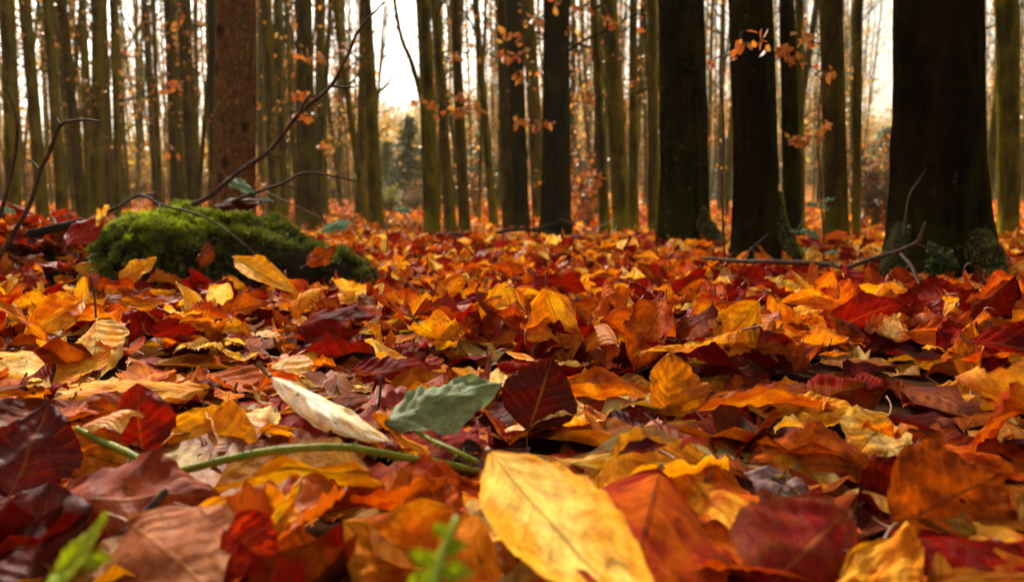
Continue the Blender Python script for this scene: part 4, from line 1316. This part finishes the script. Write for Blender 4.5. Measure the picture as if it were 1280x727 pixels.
bramble_plant('small bramble plant with glossy green leaves before the brown trunk', 2.45, [(992, 322), (996, 290), (1008, 270), (1024, 254)],
              [(1022, 255, 1006, 256, .028), (1024, 254, 1036, 264, .03), (1026, 252, 1044, 248, .02), (997, 288, 988, 290, .026), (998, 289, 1012, 285, .03), (1008, 288, 1026, 298, .03), (1000, 312, 1016, 313, .022), (1030, 316, 1052, 314, .022)])
bramble_plant('tiny bramble with one pale green leaf on a stalk before the clearing', 1.95, [(484, 316), (484, 290), (484, 273), (496, 260)], [(493, 259, 516, 266, .026)])
bramble_plant('bramble with one serrated green leaf drooping over the right end of moss', 1.66, [(452, 300), (446, 290), (438, 283)], [(440, 276, 398, 290, .04)])
bramble_plant('bramble leaf hanging under the dead branch against the scaly trunk', 1.74, [(330, 262), (326, 250), (318, 243)], [(284, 222, 318, 242, .032), (322, 248, 342, 252, .018)])
bramble_plant('bramble with a single dull leaf at the far left edge', 1.35, [(-10, 300), (-8, 280), (-4, 262)], [(-4, 260, 20, 268, .02)])


def sprout(label, pts, lvs, r):
    o = empty('green_sprout', at(*pts[0]), label, 'sprout')
    stem_part(pts, [r, r * 1.1, r * .6], o, 'stem', M_SPROUT, 8)
    for (B, T, w) in lvs:
        hero(None, B, T, w, (.34, .44, .02), (.42, .48, .03), (0, -.8, .8), .2, .3, .3, 0, 0, .001, .0005, .0005, mat=M_BRAMBLE, part='leaf', parent=o, stalk=False)


sprout('small bright green sprout with tiny leaves, before the pale yellow leaf', [(540, 760, .235), (548, 705, .24), (572, 645, .245)],
       [((548, 705, .24), (510, 690, .24), .006), ((546, 712, .24), (592, 716, .235), .007), ((553, 690, .241), (582, 676, .24), .006), ((545, 722, .24), (505, 735, .235), .008), ((560, 668, .243), (540, 655, .243), .005)], .0014)
sprout('blurred green grass blade with a bud in the lower left corner', [(48, 760, .238), (60, 740, .24), (72, 722, .243)], [((52, 752, .238), (134, 640, .265), .0085), ((104, 706, .25), (140, 696, .255), .007), ((60, 748, .238), (84, 716, .25), .006)], .0016)

# fern tuft at the foot of the widest trunk
ft = empty('fern_tuft', at(1172, 345, 1.72), 'dark green fern tuft at the foot of the widest trunk', 'fern')
fg = Geo()
for i in range(26):
    a = rs.uniform(-2.6, -.5)
    l = rs.uniform(.03, .075)
    e = np.array([math.cos(a) * l * .5, math.sin(a) * l * .4, l * rs.uniform(.4, 1)])
    pth = smooth_path([np.zeros(3), e * [.5, .5, .75], e], 4)
    fg.tube(pth, [.0008, .0003], 3, 0, 0, False)
    for q in pth[2:]:
        fg.leaves(q[None].repeat(3, 0), .012, 0, np.array([[.035, .06, .008]] * 3) * rs.uniform(.6, 1.4))
mesh_obj('fronds', fg.mesh('fronds', [M_CARD]), ft)

# ------------------------------------------------------------------ the leaf carpet
zones = [(-.5, 1.25, 600, 20, 8), (1.25, 2.6, 920, 12, 6), (2.6, 5.4, 700, 6, 4), (5.4, 22, 85, 3, 2)]
HF = np.array(HERO_FOOT)
rs.seed(23)
BUILT = []
zones += [(-.5, 2.2, 520, 6, 4), (-.3, 2.4, 150, 8, 4)]            # a flat, darker layer underneath
for zi, (y0, y1, dens, nu, nv) in enumerate(zones):
    hwid = lambda y: .72 * np.maximum(y, 0) + (2 if zi == 3 else 1.1)
    area = (y1 - y0) * (hwid(y0) + hwid(y1))
    n = int(area * dens)
    P = leaf_params(n)
    y = rs.uniform(y0, y1, n)
    x = rs.uniform(-1, 1, n) * hwid(y1)
    ok = np.abs(x) < hwid(y)
    ok &= ~in_mound(x, y)
    ok &= (x * x + y * y) > .27 ** 2
    ok &= ~((y > 0) & (y < .30) & (np.abs(x) < .3))
    for tx, ty, tr in TREE_FEET:
        ok &= (x - tx) ** 2 + (y - ty) ** 2 > (tr * .95) ** 2
    layer = rs.rand(n)
    heap = (x < -.84) & (y > 1.4) & (y < 2.2) & (rs.rand(n) < .6)
    P['cls'] = np.where(heap, 4, P['cls'])
    P['c1'] = np.where(heap[:, None], np.array(CLASS['crimson'][0]) * rs.uniform(.7, 1.3, (n, 1)), P['c1'])
    P['c2'] = np.where(heap[:, None], np.array(CLASS['rust-brown'][0]), P['c2'])
    tilt = np.minimum(P['tilt'], np.where(y < .8, 2., 1.15)) * np.where(y < .5, .55, np.where(y < .8, .8, 1.))
    # close to hand-placed leaves the litter lies lower and flatter
    dm = np.min(np.sqrt((x[:, None] - HF[None, :, 0]) ** 2 + (y[:, None] - HF[None, :, 1]) ** 2), 1) if zi == 0 else np.full(n, 9.)
    low = dm < .08
    layer = np.where(low, layer * .1, layer)
    tilt = np.where(low, tilt * .22, tilt)
    for q_ in ('fold', 'curl', 'bend', 'tipc', 'ruf', 'twist'):
        P[q_] = np.where(low, P[q_] * .45, P[q_])
    front = (x > -.92) & (x < -.3) & (y > 1.3) & (y < 1.75)
    layer = np.where(front, layer * .8, layer)
    tilt = np.where(front, tilt * .85, tilt)
    P['tilt'] = tilt
    sc_ = np.where(y > 1.5, .8, np.where(y > .9, .88, 1.))
    # the biggest ones lie apart from the hand-placed leaves
    P['L'] *= sc_
    P['W'] *= sc_
    z = gz(x, y) + layer * (.034 if zi < 3 else .02) + np.sin(np.minimum(tilt, 1.3)) * P['L'] * .26 - .012
    # keep the sight line free right in front of the lens
    lim = CAMZ - .03 - .33 * np.maximum(y, 0)
    P['pos'] = np.stack([x, y, np.where(y < .42, np.minimum(z, -.002), z)], 1)
    if zi == 4:
        P['pos'][:, 2] = gz(x, y) - .012 + layer * .008
        P['tilt'] *= .15
        P['bend'] *= .3
        P['curl'] *= .3
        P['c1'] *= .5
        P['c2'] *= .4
    if zi == 5:                         # crumbled scraps and curled brown bits
        k_ = rs.uniform(.22, .5, n)
        P['L'] *= k_
        P['W'] *= k_ * rs.uniform(.5, 1.3, n)
        for q_ in ('corr', 'ruf', 'crum', 'sl'):
            P[q_] *= k_
        P['rag'] = rs.uniform(.1, .3, n)
        P['curl'] *= 1.8
        P['pos'][:, 2] = np.where(y < .45, -.012, gz(x, y) + layer * .03 - .004)
    if zi == 3:
        P['L'] *= 1.25
        P['W'] *= 1.25
    P = sub(P, ok)
    P['R'] = rot_mats(P)
    BUILT.append([P, nu, nv])

# which leaves show largest? cast rays from the camera at coarse copies of the near leaves
tv, tf_, owner, base = [], [], [], 0
for zi in range(2):
    P = BUILT[zi][0]
    w = to_world(leaf_local(P, 6, 4)[0], P)
    n, k = w.shape[:2]
    f = leaf_faces(6, 4)[None] + (np.arange(n) * k)[:, None, None] + base
    tv.append(w.reshape(-1, 3))
    tf_.append(f.reshape(-1, 4))
    owner.append(np.stack([np.full(n * 24, zi), np.repeat(np.arange(n), 24)], 1))
    base += n * k
for o in list(scene.objects):           # single leaves and the stump hide litter
    if o.type == 'MESH' and (o.name.startswith('beech_leaf') or o.name.startswith('serrated') or o.name.startswith('rotten_wood')):
        mw = o.location if o.parent is None else o.location + o.parent.location
        co = np.empty(len(o.data.vertices) * 3, np.float32)
        o.data.vertices.foreach_get('co', co)
        nf = len(o.data.polygons)
        fi = np.empty(nf * 4, np.int32)
        o.data.polygons.foreach_get('vertices', fi)
        tv.append(co.reshape(-1, 3) + np.array(mw))
        tf_.append(fi.reshape(-1, 4) + base)
        owner.append(np.stack([np.full(nf, 9), np.zeros(nf, int)], 1))
        base += len(co) // 3
tv, tf_, owner = np.concatenate(tv), np.concatenate(tf_), np.concatenate(owner)
tree = BVHTree.FromPolygons(tv.tolist(), tf_.tolist())
GX, GYN = 320, 110
seen, grid = {}, {}
for iy in range(GYN):
    for ix in range(GX):
        px, py = (ix + .5) * 4, 290 + (iy + .5) * 4
        h = tree.ray_cast(CAM, ray(px, py).normalized(), 5.)
        if h[2] is None:
            continue
        zi, li = owner[h[2]]
        if zi == 9:
            continue
        e = seen.setdefault((int(zi), int(li)), [0, 0., 0.])
        e[0] += 1
        e[1] += px
        e[2] += py
        grid[(ix, iy)] = (int(zi), int(li))
n_hero = sum(1 for o in scene.objects if o.name.startswith('beech_leaf'))
ranked = sorted(seen.items(), key=lambda kv: -kv[1][0])[:298 - n_hero]
chosen = {k: (v[1] / v[0], v[2] / v[0], v[0]) for k, v in ranked}

LMK = [(690, 640, 'pale yellow leaf'), (550, 500, 'green bramble leaf'), (375, 562, 'arched bramble stem'), (300, 300, 'moss mound'), (1175, 335, 'widest trunk'), (410, 512, 'cream rolled leaf'),
       (846, 485, 'standing amber leaf'), (972, 608, 'lavender-grey leaf'), (1000, 330, 'fallen branch'), (170, 525, 'red triangle leaf'), (1010, 680, 'large crimson leaf'), (1188, 620, 'eaten striped leaf'),
       (495, 452, 'broad crimson leaf'), (80, 290, 'dark round stick'), (947, 320, 'running-root trunk'), (855, 300, 'scarred black trunk'), (120, 440, 'tip-standing golden leaf'), (1058, 490, 'red-brown arched leaf'),
       (670, 495, 'upright maroon leaf'), (770, 690, 'folded orange-red leaf'), (420, 400, 'specked maroon leaf'), (330, 345, 'wavy golden leaf'), (110, 660, 'rust-red arched leaf'), (540, 300, 'clearing trunk'), (696, 295, 'lone near-black trunk')]


def pose_of(P, i):
    if P['tilt'][i] > .95:
        return 'standing on edge'
    if abs(P['curl'][i]) > 1.3:
        return 'rolled'
    if P['fold'][i] > .42:
        return 'folded'
    if P['fold'][i] < -.25 or P['bend'][i] < -.8:
        return 'arched'
    if P['tilt'][i] > .5:
        return 'tilted'
    if P['bend'][i] > .8:
        return 'cupped'
    return 'flat'


entries = []
for (zi, li), (px, py, n) in chosen.items():
    P = BUILT[zi][0]
    l = min(LMK, key=lambda q: (q[0] - px) ** 2 + ((q[1] - py) * 1.4) ** 2)
    dx, dy = px - l[0], (py - l[1]) * 1.4
    far = math.hypot(dx, dy)
    rel = ('right of' if dx > 0 else 'left of') if abs(dx) > abs(dy) else ('in front of' if dy > 0 else 'behind')
    near_w = 'close ' if far < 45 else ('' if far < 100 else 'well ')
    if rel in ('in front of', 'behind') and near_w == 'close ':
        near_w = 'just '
    # the colour of what it touches on either side
    ix, iy = int(px / 4), int((py - 290) / 4)
    nb = []
    for st, w in ((-1, 'left'), (1, 'right')):
        for s in range(1, 40):
            gk = grid.get((ix + st * s, iy))
            if gk and gk != (zi, li):
                nb.append('%s leaf at %s' % (CN[BUILT[gk[0]][0]['cls'][gk[1]]], w))
                break
    entries.append(dict(k=(zi, li), px=px, py=py, c=CN[P['cls'][li]], pose=pose_of(P, li), where='%s%s the %s' % (near_w, rel, l[2]), nb=nb))
groups = {}
for e in entries:
    e['lab'] = '%s %s leaf %s' % (e['pose'] if e['pose'] != 'standing on edge' else 'upright', e['c'], e['where'])
    groups.setdefault(e['lab'], []).append(e)
used = set()
for lab, es in sorted(groups.items()):
    if len(es) > 1:
        for e in es:
            for nbx in e['nb']:
                e['lab2'] = lab + ', with ' + nbx
                if len(e['lab2'].split()) < 17 and sum(1 for q in es if q is not e and nbx in q['nb']) == 0 and e['lab2'] not in used:
                    e['lab'] = e['lab2']
                    break
            else:
                order = sorted(es, key=lambda q: q['px'])
                k = order.index(e)
                e['lab'] = lab + ', ' + ('%s from left' % ORD[k] if len(lab.split()) > 10 else 'leftmost of %d such' % len(es) if k == 0 else 'rightmost of %d such' % len(es) if k == len(es) - 1 else '%s such from the left' % ORD[k])
            used.add(e['lab'])
for e in entries:
    zi, li = e['k']
    P1 = sub(BUILT[zi][0], np.array([li]))
    leaf_object(P1, e['lab'], 26 if zi == 0 else 18, 10 if zi == 0 else 8)

# everything else is the litter: one object
Vs, Fs, UVs, C1, C2, RN, FM, base = [], [], [], [], [], [], [], 0
for zi, (P, nu, nv) in enumerate(BUILT):
    keep = np.ones(len(P['L']), bool)
    for (z2, li) in chosen:
        if z2 == zi:
            keep[li] = False
    P = sub(P, keep)
    loc, start = leaf_local(P, nu, nv)
    w = to_world(loc, P)
    n, k = w.shape[:2]
    Vs.append(w.reshape(-1, 3))
    Fs.append((leaf_faces(nu, nv)[None] + (np.arange(n) * k)[:, None, None] + base).reshape(-1, 4))
    FM.append(np.zeros(len(Fs[-1]), int))
    UVs.append(np.tile(leaf_uv(nu, nv), (n, 1)))
    for lst, key in ((C1, 'c1'), (C2, 'c2')):
        lst.append(np.repeat(P[key], k, 0))
    RN.append(np.repeat(P['rnd'], k))
    base += n * k
    if zi < 2:
        sv, sf = stalk_local(P, start)
        sw = to_world(sv, P)
        k = sw.shape[1]
        Vs.append(sw.reshape(-1, 3))
        Fs.append((sf[None] + (np.arange(n) * k)[:, None, None] + base).reshape(-1, 4))
        FM.append(np.ones(len(Fs[-1]), int))
        UVs.append(np.zeros((n * k, 2)))
        C1.append(np.zeros((n * k, 3)))
        C2.append(np.zeros((n * k, 3)))
        RN.append(np.zeros(n * k))
        base += n * k
me = np_mesh('leaf_litter', np.concatenate(Vs), np.concatenate(Fs), [M_LEAF, M_STALK], np.concatenate(UVs), {'col': np.concatenate(C1), 'col2': np.concatenate(C2), 'rnd': np.concatenate(RN)}, np.concatenate(FM))
tag(mesh_obj('leaf_litter', me), 'thick carpet of fallen red, orange and golden beech leaves', 'leaf litter', kind='stuff')

hz = N('haze')
pv = hz.add('VolumePrincipled', None, Color=(.92, .78, .46), Density=.0016, Anisotropy=.2)
hz.t.links.new(pv.outputs[0], hz.out.inputs['Volume'])
hb = Geo()
hx, hy0, hy1, hz0, hz1 = 300, -80, 440, -2., 18.
hb.raw([(-hx, hy0, hz0), (hx, hy0, hz0), (hx, hy1, hz0), (-hx, hy1, hz0), (-hx, hy0, hz1), (hx, hy0, hz1), (hx, hy1, hz1), (-hx, hy1, hz1)],
       [[0, 3, 2, 1], [4, 5, 6, 7], [0, 1, 5, 4], [1, 2, 6, 5], [2, 3, 7, 6], [3, 0, 4, 7]])
tag(mesh_obj('haze', hb.mesh('haze', [hz.m], False)), 'thin pale autumn mist hanging among the distant trunks', 'haze', kind='stuff')

# ------------------------------------------------------------------ light, sky, camera
SUN_EL, SUN_AZ = math.radians(38), math.radians(-22)     # azimuth from +Y toward +X
world = bpy.data.worlds.new('World')
scene.world = world
world.use_nodes = True
nt = world.node_tree
nt.nodes.clear()
sky = nt.nodes.new('ShaderNodeTexSky')
sky.sky_type = 'NISHITA'
sky.sun_disc = False
sky.sun_elevation = SUN_EL
sky.sun_rotation = SUN_AZ
sky.air_density = 1.0
sky.dust_density = 7.0
sky.ozone_density = 1.0
hs = nt.nodes.new('ShaderNodeHueSaturation')            # an overcast, nearly colourless sky
hs.inputs['Saturation'].default_value = .22
bg = nt.nodes.new('ShaderNodeBackground')
bg.inputs['Strength'].default_value = .05
wo = nt.nodes.new('ShaderNodeOutputWorld')
nt.links.new(sky.outputs[0], hs.inputs['Color'])
tint = nt.nodes.new('ShaderNodeMix')
tint.data_type = 'RGBA'
tint.blend_type = 'MULTIPLY'
tint.inputs[0].default_value = 1
tint.inputs[7].default_value = (1, .95, .86, 1)
nt.links.new(hs.outputs[0], tint.inputs[6])
nt.links.new(tint.outputs[2], bg.inputs['Color'])
nt.links.new(bg.outputs[0], wo.inputs['Surface'])

sl = bpy.data.lights.new('sun', 'SUN')
sl.energy = 4.0
sl.angle = math.radians(7)
sl.color = (1, .9, .74)
so_ = link(bpy.data.objects.new('sun', sl))
dirv = Vector((math.sin(SUN_AZ) * math.cos(SUN_EL), math.cos(SUN_AZ) * math.cos(SUN_EL), math.sin(SUN_EL)))
so_.rotation_euler = dirv.to_track_quat('Z', 'Y').to_euler()
so_.location = dirv * 50

cd = bpy.data.cameras.new('camera')
cd.sensor_width = 36
cd.lens = 36 * FPX / 1280
cd.clip_start = .01
cd.clip_end = 2000
cd.dof.use_dof = True
cd.dof.focus_distance = .85
cd.dof.aperture_fstop = 8.0
co = link(bpy.data.objects.new('camera', cd))
co.location = CAM
co.rotation_euler = (PI / 2 - PITCH, 0, 0)
scene.camera = co

scene.view_settings.view_transform = 'Standard'
scene.view_settings.look = 'None'
scene.view_settings.gamma = 1
scene.view_settings.use_curve_mapping = False
scene.view_settings.exposure = 2.42
scene.cycles.use_denoising = True
scene.cycles.max_bounces = 6
scene.cycles.diffuse_bounces = 3
scene.cycles.glossy_bounces = 2
scene.cycles.transmission_bounces = 3
scene.cycles.transparent_max_bounces = 8
